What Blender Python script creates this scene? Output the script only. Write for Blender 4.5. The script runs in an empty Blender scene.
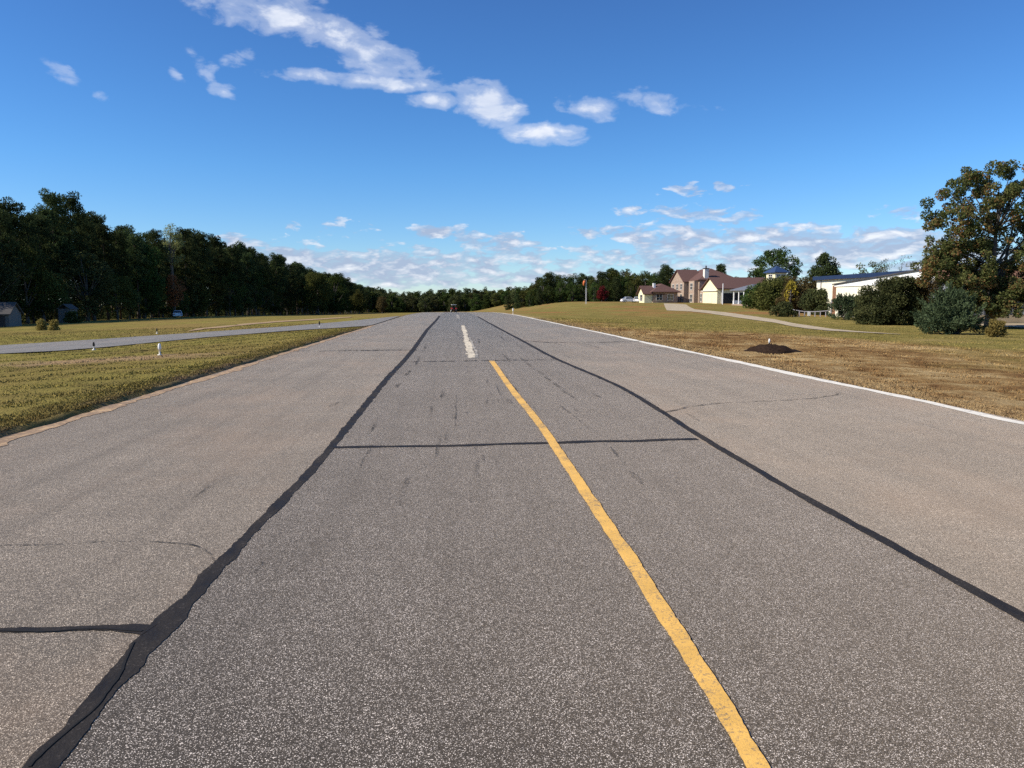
import bpy, math, random
import numpy as np
from mathutils import Vector, Matrix

R = math.radians
SC = bpy.context.scene
COL = SC.collection
rng = np.random.default_rng(7)
random.seed(7)

# ------------------------------------------------------------------ camera
F = 770.0
EYE = 1.6
YAW, PITCH = math.atan(60 / F), math.atan(83 / F)
cam_d = bpy.data.cameras.new("camera")
cam = bpy.data.objects.new("camera", cam_d)
COL.objects.link(cam)
cam_d.sensor_width = 36.0
cam_d.lens = 36.0 * F / 1024
cam_d.clip_start = 0.05
cam_d.clip_end = 6000
cam.location = (0, 0, EYE)
cam.rotation_euler = (R(90) - PITCH, 0, -YAW)
SC.camera = cam
MC = cam.rotation_euler.to_matrix()
MCI = MC.inverted()


def ray(px, py):
    return (MC @ Vector(((px - 512) / F, (384 - py) / F, -1))).normalized()


def proj(x, y, z):
    v = MCI @ Vector((x, y, z - EYE))
    return 512 + F * v.x / -v.z, 384 - F * v.y / -v.z


# ------------------------------------------------------------------ terrain
XL, XR = -5.25, 7.65


def sm(a, b, v):
    t = np.clip((np.asarray(v, float) - a) / (b - a), 0, 1)
    return t * t * (3 - 2 * t)


def height(x, y):
    x = np.asarray(x, float)
    y = np.asarray(y, float)
    drop = np.interp(y, [-100, 70, 90, 115, 140, 170, 220, 300, 450, 700, 2500],
                     [0, 0, -.03, -.2, -.45, -.85, -1.7, -3.0, -5.0, -7.6, -8])
    hill = np.interp(y, [-100, 0, 30, 53, 85, 150, 187, 230, 420, 700, 2500],
                     [0, -.03, -.22, -.45, -.2, .45, 1.1, 1.4, 1.3, 0, -4])
    left = -0.03 * np.clip(-x - 6, 0, 75) - 0.006 * np.clip(-x - 81, 0, 400)
    w = (lambda t: t * t * (3 - 2 * t))(np.clip((x - 8) / (24 + .08 * np.clip(y - 100, 0, 300)), 0, 1))
    return drop * (1 - w) + hill * w + left * (1 - .6 * sm(60, 250, y) * sm(20, 60, -x))


def ground(x, y):
    """the turf surface: a low sod bank stands along the left runway edge"""
    z = height(x, y)
    sod = .065 * sm(-XL + .03, -XL + .11, -np.asarray(x, float)) * (1 - sm(7.5, 12, -np.asarray(x, float)))
    sod = sod * (1 - sm(38, 52, y))
    return z + sod


def hit(px, py, lift=0.0):
    d = ray(px, py)
    t0, t = 1.0, 1.0
    o = Vector((0, 0, EYE))
    while t < 1500:
        p = o + d * t
        if p.z <= float(height(p.x, p.y)):
            a, b = t0, t
            for _ in range(30):
                m = (a + b) / 2
                p = o + d * m
                if p.z <= float(height(p.x, p.y)):
                    b = m
                else:
                    a = m
            p = o + d * b
            return Vector((p.x, p.y, float(height(p.x, p.y)) + lift))
        t0 = t
        t *= 1.01
    p = o + d * 700
    return Vector((p.x, p.y, float(height(p.x, p.y))))


def at_depth(px, y):
    """ground point on the line of sight of image column px (at the horizon row) at runway distance y"""
    d = ray(px, 301)
    x = d.x / d.y * y
    return Vector((x, y, float(ground(x, y))))


def z_at(px, py, y):
    d = ray(px, py)
    return EYE + d.z / d.y * y


# ------------------------------------------------------------------ materials
def mat(name):
    m = bpy.data.materials.new(name)
    m.use_nodes = True
    nt = m.node_tree
    b = nt.nodes["Principled BSDF"]
    b.inputs["Specular IOR Level"].default_value = .3
    return m, nt, b


class NB:
    """small helper for wiring nodes"""
    def __init__(s, nt):
        s.nt = nt

    def n(s, t, **kw):
        nd = s.nt.nodes.new(t)
        for k, v in kw.items():
            setattr(nd, k, v)
        return nd

    def link(s, a, b):
        s.nt.links.new(a, b)

    def put(s, sock, v):
        if hasattr(v, "is_linked") or hasattr(v, "links"):
            s.link(v, sock)
        elif v is not None:
            sock.default_value = v

    def math(s, op, a, b=None, c=None, clamp=False):
        nd = s.n("ShaderNodeMath", operation=op)
        nd.use_clamp = clamp
        s.put(nd.inputs[0], a)
        if b is not None:
            s.put(nd.inputs[1], b)
        if c is not None:
            s.put(nd.inputs[2], c)
        return nd.outputs[0]

    def noise(s, vec, scale, detail=3, rough=.55, dist=0.0):
        nd = s.n("ShaderNodeTexNoise")
        s.put(nd.inputs["Vector"], vec)
        nd.inputs["Scale"].default_value = scale
        nd.inputs["Detail"].default_value = detail
        nd.inputs["Roughness"].default_value = rough
        nd.inputs["Distortion"].default_value = dist
        return nd.outputs["Fac"]

    def ramp(s, fac, stops, interp="LINEAR"):
        nd = s.n("ShaderNodeValToRGB")
        nd.color_ramp.interpolation = interp
        e = nd.color_ramp.elements
        while len(e) < len(stops):
            e.new(.5)
        for el, (p, c) in zip(e, stops):
            el.position = p
            el.color = (c[0], c[1], c[2], 1) if hasattr(c, "__len__") else (c, c, c, 1)
        s.put(nd.inputs[0], fac)
        return nd.outputs["Color"]

    def mix(s, fac, a, b, mode="MIX"):
        nd = s.n("ShaderNodeMix", data_type="RGBA", blend_type=mode)
        s.put(nd.inputs[0], fac)
        for sock, v in ((nd.inputs[6], a), (nd.inputs[7], b)):
            if hasattr(v, "__len__") and not hasattr(v, "links"):
                v = (v[0], v[1], v[2], 1)
            s.put(sock, v)
        return nd.outputs[2]

    def mapping(s, vec, scale=(1, 1, 1), rot=(0, 0, 0), loc=(0, 0, 0)):
        nd = s.n("ShaderNodeMapping")
        s.put(nd.inputs[0], vec)
        nd.inputs[1].default_value = loc
        nd.inputs[2].default_value = rot
        nd.inputs[3].default_value = scale
        return nd.outputs[0]

    def pos(s):
        return s.n("ShaderNodeNewGeometry").outputs["Position"]

    def obj(s):
        return s.n("ShaderNodeTexCoord").outputs["Object"]


def asphalt(name, lo, mid, hi, rusty=0.0, warm=(1, 1, 1), chip=290):
    m, nt, b = mat(name)
    k = NB(nt)
    p = k.pos()
    v = k.n("ShaderNodeTexVoronoi", feature="F1")
    k.link(p, v.inputs["Vector"])
    v.inputs["Scale"].default_value = chip
    sep = k.n("ShaderNodeSeparateColor")
    k.link(v.outputs["Color"], sep.inputs[0])
    col = k.ramp(sep.outputs[0], [(0, lo), (.45, mid), (.8, [c * 1.5 for c in mid]), (.95, hi)])
    v2 = k.n("ShaderNodeTexVoronoi", feature="F1")
    k.link(p, v2.inputs["Vector"])
    v2.inputs["Scale"].default_value = chip * .42
    s2 = k.n("ShaderNodeSeparateColor")
    k.link(v2.outputs["Color"], s2.inputs[0])
    col = k.mix(1.0, col, k.ramp(s2.outputs[0], [(0, .62), (.5, .97), (.9, 1.25), (1, 1.6)]), "MULTIPLY")
    # tar between the stones
    gap = k.ramp(v.outputs["Distance"], [(.25, 1.0), (.75, .45)])
    col = k.mix(1.0, col, gap, "MULTIPLY")
    big = k.noise(p, .45, 4)
    col = k.mix(1.0, col, k.ramp(big, [(.3, .84), (.7, 1.16)]), "MULTIPLY")
    med = k.noise(p, 2.6, 5, .65)
    col = k.mix(1.0, col, k.ramp(med, [(.3, .88), (.7, 1.12)]), "MULTIPLY")
    st = k.noise(k.mapping(p, (3.2, .10, 1)), 1.0, 5, .6)
    col = k.mix(1.0, col, k.ramp(st, [(.28, .72), (.5, 1.0), (.75, 1.12)]), "MULTIPLY")
    if rusty:
        rn = k.noise(k.mapping(p, (.5, .28, 1)), 1.0, 5, .62)
        f = k.math("MULTIPLY", k.ramp(rn, [(.48, 0.0), (.72, 1.0)]), rusty)
        col = k.mix(f, col, (.40, .245, .14))
    col = k.mix(1.0, col, warm, "MULTIPLY")
    k.link(col, b.inputs["Base Color"])
    b.inputs["Roughness"].default_value = .9
    b.inputs["Specular IOR Level"].default_value = .12
    b.inputs["Sheen Weight"].default_value = .36
    b.inputs["Sheen Roughness"].default_value = .42
    b.inputs["Sheen Tint"].default_value = (1.0, .81, .625, 1)
    bp = k.n("ShaderNodeBump")
    bp.inputs["Strength"].default_value = .45
    bp.inputs["Distance"].default_value = .004
    bh = k.math("ADD", k.math("MULTIPLY", v.outputs["Distance"], -1.0), sep.outputs[1])
    k.link(bh, bp.inputs["Height"])
    k.link(bp.outputs[0], b.inputs["Normal"])
    return m


def plain(name, col, rough=.7, var=.12, scale=2.0, spec=.3, metal=0.0):
    m, nt, b = mat(name)
    k = NB(nt)
    n = k.noise(k.obj(), scale, 4, .6)
    c = k.mix(1.0, col, k.ramp(n, [(.3, 1 - var), (.7, 1 + var)]), "MULTIPLY")
    k.link(c, b.inputs["Base Color"])
    b.inputs["Roughness"].default_value = rough
    b.inputs["Specular IOR Level"].default_value = spec
    b.inputs["Metallic"].default_value = metal
    return m


def leafmat(name, dark, lite, trans=.25, hue=.04, alt=None):
    m, nt, b = mat(name)
    k = NB(nt)
    a = k.n("ShaderNodeAttribute", attribute_name="tone")
    oi = k.n("ShaderNodeObjectInfo")
    if alt is None:
        col = k.ramp(a.outputs["Fac"], [(0, dark), (1, lite)])
    else:
        col = k.ramp(a.outputs["Fac"], [(0, dark), (.76, lite), (.90, alt), (1, alt)])
    hs = k.n("ShaderNodeHueSaturation")
    k.link(k.math("MULTIPLY_ADD", oi.outputs["Random"], hue, .5 - hue * .6), hs.inputs["Hue"])
    k.link(k.math("MULTIPLY_ADD", oi.outputs["Random"], .5, .75), hs.inputs["Value"])
    k.link(col, hs.inputs["Color"])
    d = k.n("ShaderNodeBsdfDiffuse")
    k.link(hs.outputs[0], d.inputs[0])
    t = k.n("ShaderNodeBsdfTranslucent")
    k.link(hs.outputs[0], t.inputs[0])
    mx = k.n("ShaderNodeMixShader")
    mx.inputs[0].default_value = trans
    k.link(d.outputs[0], mx.inputs[1])
    k.link(t.outputs[0], mx.inputs[2])
    out = nt.nodes["Material Output"]
    k.link(mx.outputs[0], out.inputs[0])
    nt.nodes.remove(b)
    return m


def bark(name, c0, c1):
    m, nt, b = mat(name)
    k = NB(nt)
    n = k.noise(k.mapping(k.obj(), (6, 6, 1.2)), 1.5, 5, .65)
    k.link(k.ramp(n, [(.3, c0), (.7, c1)]), b.inputs["Base Color"])
    b.inputs["Roughness"].default_value = .95
    bp = k.n("ShaderNodeBump")
    bp.inputs["Distance"].default_value = .04
    k.link(n, bp.inputs["Height"])
    k.link(bp.outputs[0], b.inputs["Normal"])
    return m


def turf_colour(k):
    """mown field: olive with straw on the left; straw edge, russet dormant zone and greener ground beyond on the right"""
    p = k.pos()
    sx = k.n("ShaderNodeSeparateXYZ")
    k.link(p, sx.inputs[0])
    X, Y = sx.outputs[0], sx.outputs[1]
    n1 = k.noise(k.mapping(p, (.075, .045, 1)), 1.0, 6, .62)
    n2 = k.noise(k.mapping(p, (.34, .20, 1)), 1.0, 6, .65)
    n3 = k.noise(k.mapping(p, (1.6, 1.1, 1)), 1.0, 6, .7)
    nn = k.math("ADD", k.math("MULTIPLY", n2, .5), k.math("MULTIPLY", n3, .5))
    # left field
    L = k.ramp(nn, [(.36, (.125, .098, .040)), (.46, (.180, .148, .046)), (.54, (.235, .198, .054)), (.64, (.27, .20, .080))])
    L = k.mix(k.ramp(n1, [(.42, 0.0), (.62, .75)]), L, (.25, .17, .065))
    # bare streak around the edge light
    q = hit(158, 359)
    d = k.n("ShaderNodeVectorMath", operation="LENGTH")
    k.link(k.mapping(p, (.22, .55, 0), loc=(-.22 * (q.x - 1.5), -.55 * q.y, 0)), d.inputs[0])
    fb = k.ramp(k.math("MULTIPLY_ADD", k.math("SUBTRACT", n3, .5), 1.6, d.outputs["Value"]), [(.3, .85), (1.0, 0.0)])
    L = k.mix(fb, L, (.33, .22, .125))
    # right field
    ru = k.ramp(nn, [(.40, (.125, .066, .030)), (.47, (.215, .125, .052)), (.53, (.30, .195, .085)), (.60, (.40, .285, .14))])
    gr = k.ramp(nn, [(.36, (.14, .112, .038)), (.47, (.195, .160, .048)), (.56, (.25, .192, .064)), (.66, (.33, .24, .10))])
    lim = k.math("MULTIPLY_ADD", Y, .30, X)
    g_ = k.math("MULTIPLY_ADD", k.math("SUBTRACT", n1, .5), 38.0, k.math("SUBTRACT", lim, 24.5))
    fg = k.ramp(k.math("MULTIPLY_ADD", g_, .075, .5), [(.2, 0.0), (.8, 1.0)])
    Rr = k.mix(fg, ru, gr)
    hillp = k.math("MULTIPLY", k.ramp(n1, [(.50, 0.0), (.60, .8)]), k.ramp(k.math("MULTIPLY", Y, .01), [(.7, 0.0), (1.2, 1.0)]))
    Rr = k.mix(hillp, Rr, (.29, .145, .06))
    wob = k.math("MULTIPLY_ADD", n3, 2.6, -1.3)
    eR = k.math("ADD", k.math("MULTIPLY_ADD", X, -.55, 5.1), wob)
    Rr = k.mix(k.math("MULTIPLY", k.ramp(eR, [(.0, 0.0), (1.0, 1.0)]), .85), Rr, (.37, .27, .14))
    eL = k.math("ADD", k.math("MULTIPLY_ADD", X, 1.1, 6.35), k.math("ADD", wob, k.math("MULTIPLY_ADD", n2, 3.4, -1.7)))
    L = k.mix(k.math("MULTIPLY", k.ramp(eL, [(-.0, 0.0), (.8, 1.0)]), .8), L, (.185, .125, .082))
    side = k.math("GREATER_THAN", X, 0.0)
    return k.mix(side, L, Rr), p


def turf():
    m, nt, b = mat("turf")
    k = NB(nt)
    col, p = turf_colour(k)
    n4 = k.noise(p, 22.0, 4, .7)
    col = k.mix(1.0, col, k.ramp(n4, [(.28, .70), (.72, 1.30)]), "MULTIPLY")
    k.link(col, b.inputs["Base Color"])
    b.inputs["Roughness"].default_value = 1.0
    b.inputs["Specular IOR Level"].default_value = .0
    bp = k.n("ShaderNodeBump")
    bp.inputs["Strength"].default_value = .8
    bp.inputs["Distance"].default_value = .06
    k.link(k.math("ADD", k.noise(p, 9.0, 5, .7), k.math("MULTIPLY", n4, .5)), bp.inputs["Height"])
    k.link(bp.outputs[0], b.inputs["Normal"])
    return m


def paint(name, col, worn, thr=.5, under=(.13, .12, .11), sc=38):
    m, nt, b = mat(name)
    k = NB(nt)
    p = k.pos()
    a = k.noise(p, sc, 5, .75)
    c = k.noise(p, 2.2, 4, .6)
    f = k.math("ADD", k.math("MULTIPLY", a, .65), k.math("MULTIPLY", c, .35))
    f = k.ramp(f, [(thr - .05, 1.0), (thr + .06, 0.0)])
    f = k.math("MULTIPLY", f, worn)
    tone = k.mix(1.0, col, k.ramp(k.noise(p, 6, 4), [(.3, .86), (.7, 1.1)]), "MULTIPLY")
    k.link(k.mix(f, tone, under), b.inputs["Base Color"])
    b.inputs["Roughness"].default_value = .75
    bp = k.n("ShaderNodeBump")
    bp.inputs["Strength"].default_value = .5
    bp.inputs["Distance"].default_value = .003
    k.link(k.noise(p, 160, 2), bp.inputs["Height"])
    k.link(bp.outputs[0], b.inputs["Normal"])
    return m


def faint(name, col, cover):
    """a thin rubbed-on film that lets the surface below show between its specks"""
    m, nt, b = mat(name)
    k = NB(nt)
    p = k.pos()
    b.inputs["Base Color"].default_value = (*col, 1)
    b.inputs["Roughness"].default_value = .9
    t = k.n("ShaderNodeBsdfTransparent")
    mx = k.n("ShaderNodeMixShader")
    f = k.math("ADD", k.math("MULTIPLY", k.noise(p, 90, 3, .7), .6), k.math("MULTIPLY", k.noise(k.mapping(p, (9, 1.2, 1)), 1.0, 3), .4))
    k.link(k.ramp(f, [(.62 - .3 * cover, 1.0), (.74 - .3 * cover, 0.0)]), mx.inputs[0])
    k.link(b.outputs[0], mx.inputs[1])
    k.link(t.outputs[0], mx.inputs[2])
    k.link(mx.outputs[0], nt.nodes["Material Output"].inputs[0])
    return m


def ribbed(name, col, pitch, axis=0, amp=.03):
    m, nt, b = mat(name)
    k = NB(nt)
    p = k.obj()
    sx = k.n("ShaderNodeSeparateXYZ")
    k.link(p, sx.inputs[0])
    w = k.math("SINE", k.math("MULTIPLY", sx.outputs[axis], 2 * math.pi / pitch))
    n = k.noise(p, 1.2, 4)
    c = k.mix(1.0, col, k.ramp(n, [(.3, .88), (.7, 1.1)]), "MULTIPLY")
    k.link(c, b.inputs["Base Color"])
    b.inputs["Roughness"].default_value = .5
    bp = k.n("ShaderNodeBump")
    bp.inputs["Distance"].default_value = amp
    k.link(w, bp.inputs["Height"])
    k.link(bp.outputs[0], b.inputs["Normal"])
    return m


def brick(name):
    m, nt, b = mat(name)
    k = NB(nt)
    t = k.n("ShaderNodeTexBrick")
    sep = k.n("ShaderNodeSeparateXYZ")
    k.link(k.obj(), sep.inputs[0])
    cb = k.n("ShaderNodeCombineXYZ")
    k.link(k.math("ADD", sep.outputs[0], sep.outputs[1]), cb.inputs[0])
    k.link(sep.outputs[2], cb.inputs[1])
    k.link(cb.outputs[0], t.inputs["Vector"])
    t.inputs["Scale"].default_value = 4.2
    t.inputs["Color1"].default_value = (.34, .24, .17, 1)
    t.inputs["Color2"].default_value = (.27, .185, .13, 1)
    t.inputs["Mortar"].default_value = (.42, .36, .30, 1)
    k.link(k.mix(1.0, t.outputs[0], k.ramp(k.noise(k.obj(), 1.5, 4), [(.3, .85), (.7, 1.15)]), "MULTIPLY"), b.inputs["Base Color"])
    b.inputs["Roughness"].default_value = .9
    return m


M = {}
M["lane"] = asphalt("centre_lane_asphalt", (.003, .0025, .002), (.044, .036, .029), (1.0, .86, .72), .0)
M["shoulder"] = asphalt("shoulder_asphalt", (.022, .018, .013), (.165, .131, .096), (1.0, .82, .62), .26)
M["taxi"] = asphalt("taxiway_asphalt", (.09, .076, .06), (.20, .17, .14), (.42, .36, .30), .15, chip=60)
M["concrete"] = plain("pale_concrete", (.43, .34, .22), .95, .25, .8)
M["dirt"] = plain("bare_clay", (.34, .235, .135), 1, .25, 1.5, .05)
M["turf"] = turf()
M["mulch"] = plain("dark_mulch", (.030, .018, .012), 1, .5, 14, .05)
M["yellow"] = paint("yellow_paint", (.80, .455, .105), .95, .44, sc=75)
M["white_line"] = paint("worn_white_paint", (.80, .73, .60), .9, .40, sc=16)
M["cream_line"] = paint("worn_cream_paint", (.78, .66, .47), .9, .468, sc=9)
M["white_old"] = paint("old_white_paint", (.60, .52, .40), .9, .52)
M["sandy"] = paint("sandy_edge_paint", (.56, .37, .19), .9, .52, (.24, .16, .10), 12)
m_, nt_, b_ = mat("tar_seal")
k_ = NB(nt_)
f_ = k_.noise(k_.pos(), 55, 5, .7)
g_ = k_.noise(k_.mapping(k_.pos(), (5, 2.2, 1)), 1.0, 5, .65)
k_.link(k_.mix(k_.math("MULTIPLY", k_.ramp(f_, [(.56, 0.0), (.64, 1.0)]), k_.ramp(g_, [(.45, .1), (.65, 1.0)])), k_.ramp(g_, [(.3, (.017, .014, .012)), (.7, (.040, .034, .030))]), (.13, .11, .095)), b_.inputs["Base Color"])
k_.link(k_.ramp(g_, [(.35, .55), (.65, .95)]), b_.inputs["Roughness"])
b_.inputs["Specular IOR Level"].default_value = .12
bp_ = k_.n("ShaderNodeBump")
bp_.inputs["Strength"].default_value = .8
bp_.inputs["Distance"].default_value = .006
k_.link(k_.math("ADD", f_, g_), bp_.inputs["Height"])
k_.link(bp_.outputs[0], b_.inputs["Normal"])
M["seal"] = m_
M["crack"] = plain("crack_dark", (.010, .009, .009), .9, .2, 20)
M["rubber"] = faint("rubber_mark", (.034, .031, .028), .42)
M["streak"] = faint("faint_rubber", (.05, .045, .041), .30)
M["hair"] = faint("hair_crack", (.03, .027, .025), .52)
M["bark"] = bark("pine_bark", (.035, .024, .018), (.11, .075, .055))
M["bark_grey"] = bark("grey_bark", (.05, .043, .036), (.16, .14, .115))
M["pine"] = leafmat("pine_needles", (.028, .044, .020), (.080, .102, .038), .24, .04)
M["oak"] = leafmat("oak_leaves", (.028, .046, .014), (.078, .105, .030), .25, .05)
M["olive"] = leafmat("olive_leaves", (.050, .062, .018), (.125, .130, .038), .25, .05)
M["pale"] = leafmat("pale_leaves", (.14, .15, .055), (.27, .27, .11), .5, .03)
M["maple"] = leafmat("turning_leaves", (.056, .074, .026), (.155, .160, .056), .32, .01, alt=(.24, .13, .055))
M["orange"] = leafmat("orange_leaves", (.30, .14, .06), (.46, .23, .09), .45, .02)
M["red"] = leafmat("red_leaves", (.10, .016, .016), (.19, .035, .028), .3, .02)
M["yellow_leaf"] = leafmat("yellow_leaves", (.24, .19, .03), (.40, .31, .05), .3, .01)
M["brownish"] = leafmat("russet_leaves", (.055, .042, .020), (.115, .085, .036), .25, .02)
M["darkbush"] = leafmat("dark_bush_leaves", (.034, .044, .019), (.098, .104, .040), .25, .04)
M["juniper"] = leafmat("juniper_needles", (.042, .066, .032), (.125, .170, .085), .15, .02)
M["golden"] = leafmat("golden_leaves", (.19, .15, .045), (.34, .27, .085), .3, .02)
M["blade"] = None
M["brick"] = brick("pink_brick")
M["cream"] = plain("cream_render", (.78, .70, .44), .8, .05)
M["cream_metal"] = ribbed("cream_metal", (.80, .75, .58), .3, 1, .015)
M["white"] = plain("white_paint", (.80, .79, .76), .6, .05)
M["grey_metal"] = ribbed("grey_metal", (.20, .21, .225), .34, 0, .05)
M["roof_brown"] = plain("brown_shingle", (.120, .064, .052), .9, .22, 5)
M["roof_dark"] = plain("dark_metal_roof", (.055, .052, .055), .5, .15, 1)
M["roof_blue"] = plain("blue_metal_roof", (.028, .052, .115), .5, .12, 1, .5)
M["roof_grey"] = plain("grey_shingle", (.13, .14, .165), .9, .18, 5)
M["shade_roof"] = plain("weathered_shingle", (.085, .078, .072), .95, .2, 4)
M["trim_blue"] = plain("navy_trim", (.014, .028, .070), .5, .1, 1)
M["trim"] = plain("pale_trim", (.70, .66, .58), .7, .06)
M["brown"] = plain("brown_wood", (.20, .10, .055), .8, .18, 3)
M["glass"] = plain("dark_glass", (.022, .026, .032), .12, .1, 1, .6)
M["door"] = plain("dark_door", (.06, .045, .04), .6, .1)
M["dark"] = plain("dark_parts_and_shade", (.03, .028, .027), .9, .1)  # dark small parts, and the shade painted at the carport
M["grey_wood"] = plain("weathered_grey_wood", (.27, .25, .27), .9, .2, 6)
M["shed"] = plain("shade_darkened_siding", (.165, .15, .135), .8, .1, 2)  # siding darkened; on the porch house the tone carries the porch shade
M["car_white"] = plain("car_white", (.80, .80, .80), .25, .02, 1, .5)
M["car_red"] = plain("red_enamel", (.33, .030, .022), .35, .06, 2, .5)
M["tyre"] = plain("tyre_rubber", (.018, .018, .018), .9, .1)
M["rim"] = plain("wheel_metal", (.45, .45, .46), .35, .05, 1, .5, .6)
M["lamp"] = plain("lamp_lens", (.7, .7, .66), .15, .03, 1, .6)
M["lamp_red"] = plain("tail_lens", (.30, .02, .02), .2, .03, 1, .6)
M["sock"] = plain("orange_cloth", (.62, .16, .055), .85, .1, 3)
M["steel"] = plain("pale_steel", (.62, .60, .57), .6, .1, 4, .4, 0)
M["skin"] = plain("skin", (.42, .24, .17), .6, .05)


# ------------------------------------------------------------------ mesh building
class MB:
    def __init__(s):
        s.v, s.f = [], []

    def add(s, vs, fs):
        o = len(s.v)
        s.v += [tuple(q) for q in vs]
        s.f += [tuple(i + o for i in q) for q in fs]
        return s

    def box(s, x0, x1, y0, y1, z0, z1):
        return s.add([(x0, y0, z0), (x1, y0, z0), (x1, y1, z0), (x0, y1, z0), (x0, y0, z1), (x1, y0, z1), (x1, y1, z1), (x0, y1, z1)],
                     [(0, 3, 2, 1), (4, 5, 6, 7), (0, 1, 5, 4), (1, 2, 6, 5), (2, 3, 7, 6), (3, 0, 4, 7)])

    def extrude(s, poly, axis, lo, hi):
        """poly in the two other axes (x: y,z / y: x,z / z: x,y)"""
        n = len(poly)

        def mk(p, t):
            return {"x": (t, p[0], p[1]), "y": (p[0], t, p[1]), "z": (p[0], p[1], t)}[axis]
        vs = [mk(p, lo) for p in poly] + [mk(p, hi) for p in poly]
        fs = [tuple(range(n))[::-1], tuple(range(n, 2 * n))]
        fs += [(i, (i + 1) % n, (i + 1) % n + n, i + n) for i in range(n)]
        return s.add(vs, fs)

    def tube(s, pts, rad, n=8, cap=True):
        pts = [Vector(p) for p in pts]
        if not hasattr(rad, "__len__"):
            rad = [rad] * len(pts)
        vs, fs = [], []
        for i, p in enumerate(pts):
            a = pts[max(i - 1, 0)]
            b = pts[min(i + 1, len(pts) - 1)]
            d = (b - a).normalized()
            u = d.cross(Vector((0, 0, 1)) if abs(d.z) < .9 else Vector((1, 0, 0))).normalized()
            w = d.cross(u)
            for j in range(n):
                t = 2 * math.pi * j / n
                vs.append(p + (u * math.cos(t) + w * math.sin(t)) * rad[i])
        for i in range(len(pts) - 1):
            for j in range(n):
                fs.append((i * n + j, i * n + (j + 1) % n, (i + 1) * n + (j + 1) % n, (i + 1) * n + j))
        if cap:
            fs.append(tuple(range(n))[::-1])
            fs.append(tuple(range((len(pts) - 1) * n, len(pts) * n)))
        return s.add(vs, fs)

    def lathe(s, prof, n=16, c=(0, 0, 0), axis="z"):
        vs, fs = [], []
        for r, z in prof:
            for j in range(n):
                t = 2 * math.pi * j / n
                q = (r * math.cos(t), r * math.sin(t), z)
                if axis == "y":
                    q = (q[0], q[2], q[1])
                elif axis == "x":
                    q = (q[2], q[0], q[1])
                vs.append((q[0] + c[0], q[1] + c[1], q[2] + c[2]))
        for i in range(len(prof) - 1):
            for j in range(n):
                fs.append((i * n + j, i * n + (j + 1) % n, (i + 1) * n + (j + 1) % n, (i + 1) * n + j))
        fs.append(tuple(range(n))[::-1])
        fs.append(tuple(range((len(prof) - 1) * n, len(prof) * n)))
        return s.add(vs, fs)

    def build(s, name, m, parent=None, smooth=False, bevel=0.0):
        me = bpy.data.meshes.new(name)
        me.from_pydata(s.v, [], s.f)
        me.materials.append(m)
        import bmesh
        bm = bmesh.new()
        bm.from_mesh(me)
        bmesh.ops.recalc_face_normals(bm, faces=bm.faces)
        if bevel:
            bmesh.ops.bevel(bm, geom=list(bm.edges), offset=bevel, segments=2, affect="EDGES", clamp_overlap=True)
        bm.to_mesh(me)
        bm.free()
        if smooth:
            me.polygons.foreach_set("use_smooth", [True] * len(me.polygons))
        return link(name, me, parent)


def link(name, me, parent=None):
    o = bpy.data.objects.new(name, me)
    COL.objects.link(o)
    if parent is not None:
        o.parent = parent
    return o


def tag(o, label, cat, group=None, kind=None):
    o["label"] = label
    o["category"] = cat
    if group:
        o["group"] = group
    if kind:
        o["kind"] = kind
    return o


def thing(name, label, cat, loc=(0, 0, 0), rz=0.0, group=None):
    o = bpy.data.objects.new(name, None)
    COL.objects.link(o)
    o.empty_display_size = .3
    o.location = loc
    o.rotation_euler = (0, 0, rz)
    return tag(o, label, cat, group)


def dup(root, loc, rz, sc, label=None, group=None):
    r = root.copy()
    COL.objects.link(r)
    r.location = loc
    r.rotation_euler = (0, 0, rz)
    r.scale = sc if hasattr(sc, "__len__") else (sc, sc, sc)
    if label:
        r["label"] = label
    if group:
        r["group"] = group
    for ch in list(root.children):
        c = ch.copy()
        COL.objects.link(c)
        c.parent = r
        for g in list(ch.children):
            d = g.copy()
            COL.objects.link(d)
            d.parent = c
    return r


def struct(o):
    o["kind"] = "structure"
    return o


def quads_mesh(name, V, nq, m, tone=None, tri=False):
    k = 3 if tri else 4
    me = bpy.data.meshes.new(name)
    me.vertices.add(nq * k)
    me.vertices.foreach_set("co", np.ascontiguousarray(V, np.float32).ravel())
    me.loops.add(nq * k)
    me.loops.foreach_set("vertex_index", np.arange(nq * k, dtype=np.int32))
    me.polygons.add(nq)
    me.polygons.foreach_set("loop_start", np.arange(0, nq * k, k, dtype=np.int32))
    if tone is not None:
        at = me.attributes.new("tone", "FLOAT", "POINT")
        at.data.foreach_set("value", np.repeat(tone, k).astype(np.float32))
    me.update()
    me.validate()
    me.materials.append(m)
    return me


def unit(v):
    return v / np.maximum(np.linalg.norm(v, axis=1, keepdims=True), 1e-6)


def leaf_verts(P, D, L, W, g):
    """rhombic leaf sprays: centre P, axis D"""
    n = len(P)
    D = unit(D)
    S = unit(np.cross(D, g.normal(size=(n, 3))))
    L = (L * g.uniform(.6, 1.35, n))[:, None]
    W = (W * g.uniform(.6, 1.35, n))[:, None]
    bend = unit(np.cross(D, S)) * (L * .12)
    V = np.stack([P - D * L / 2 - bend, P + S * W / 2 - D * L * .05, P + D * L / 2 - bend, P - S * W / 2 - D * L * .05], 1)
    return V.reshape(-1, 3)


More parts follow.
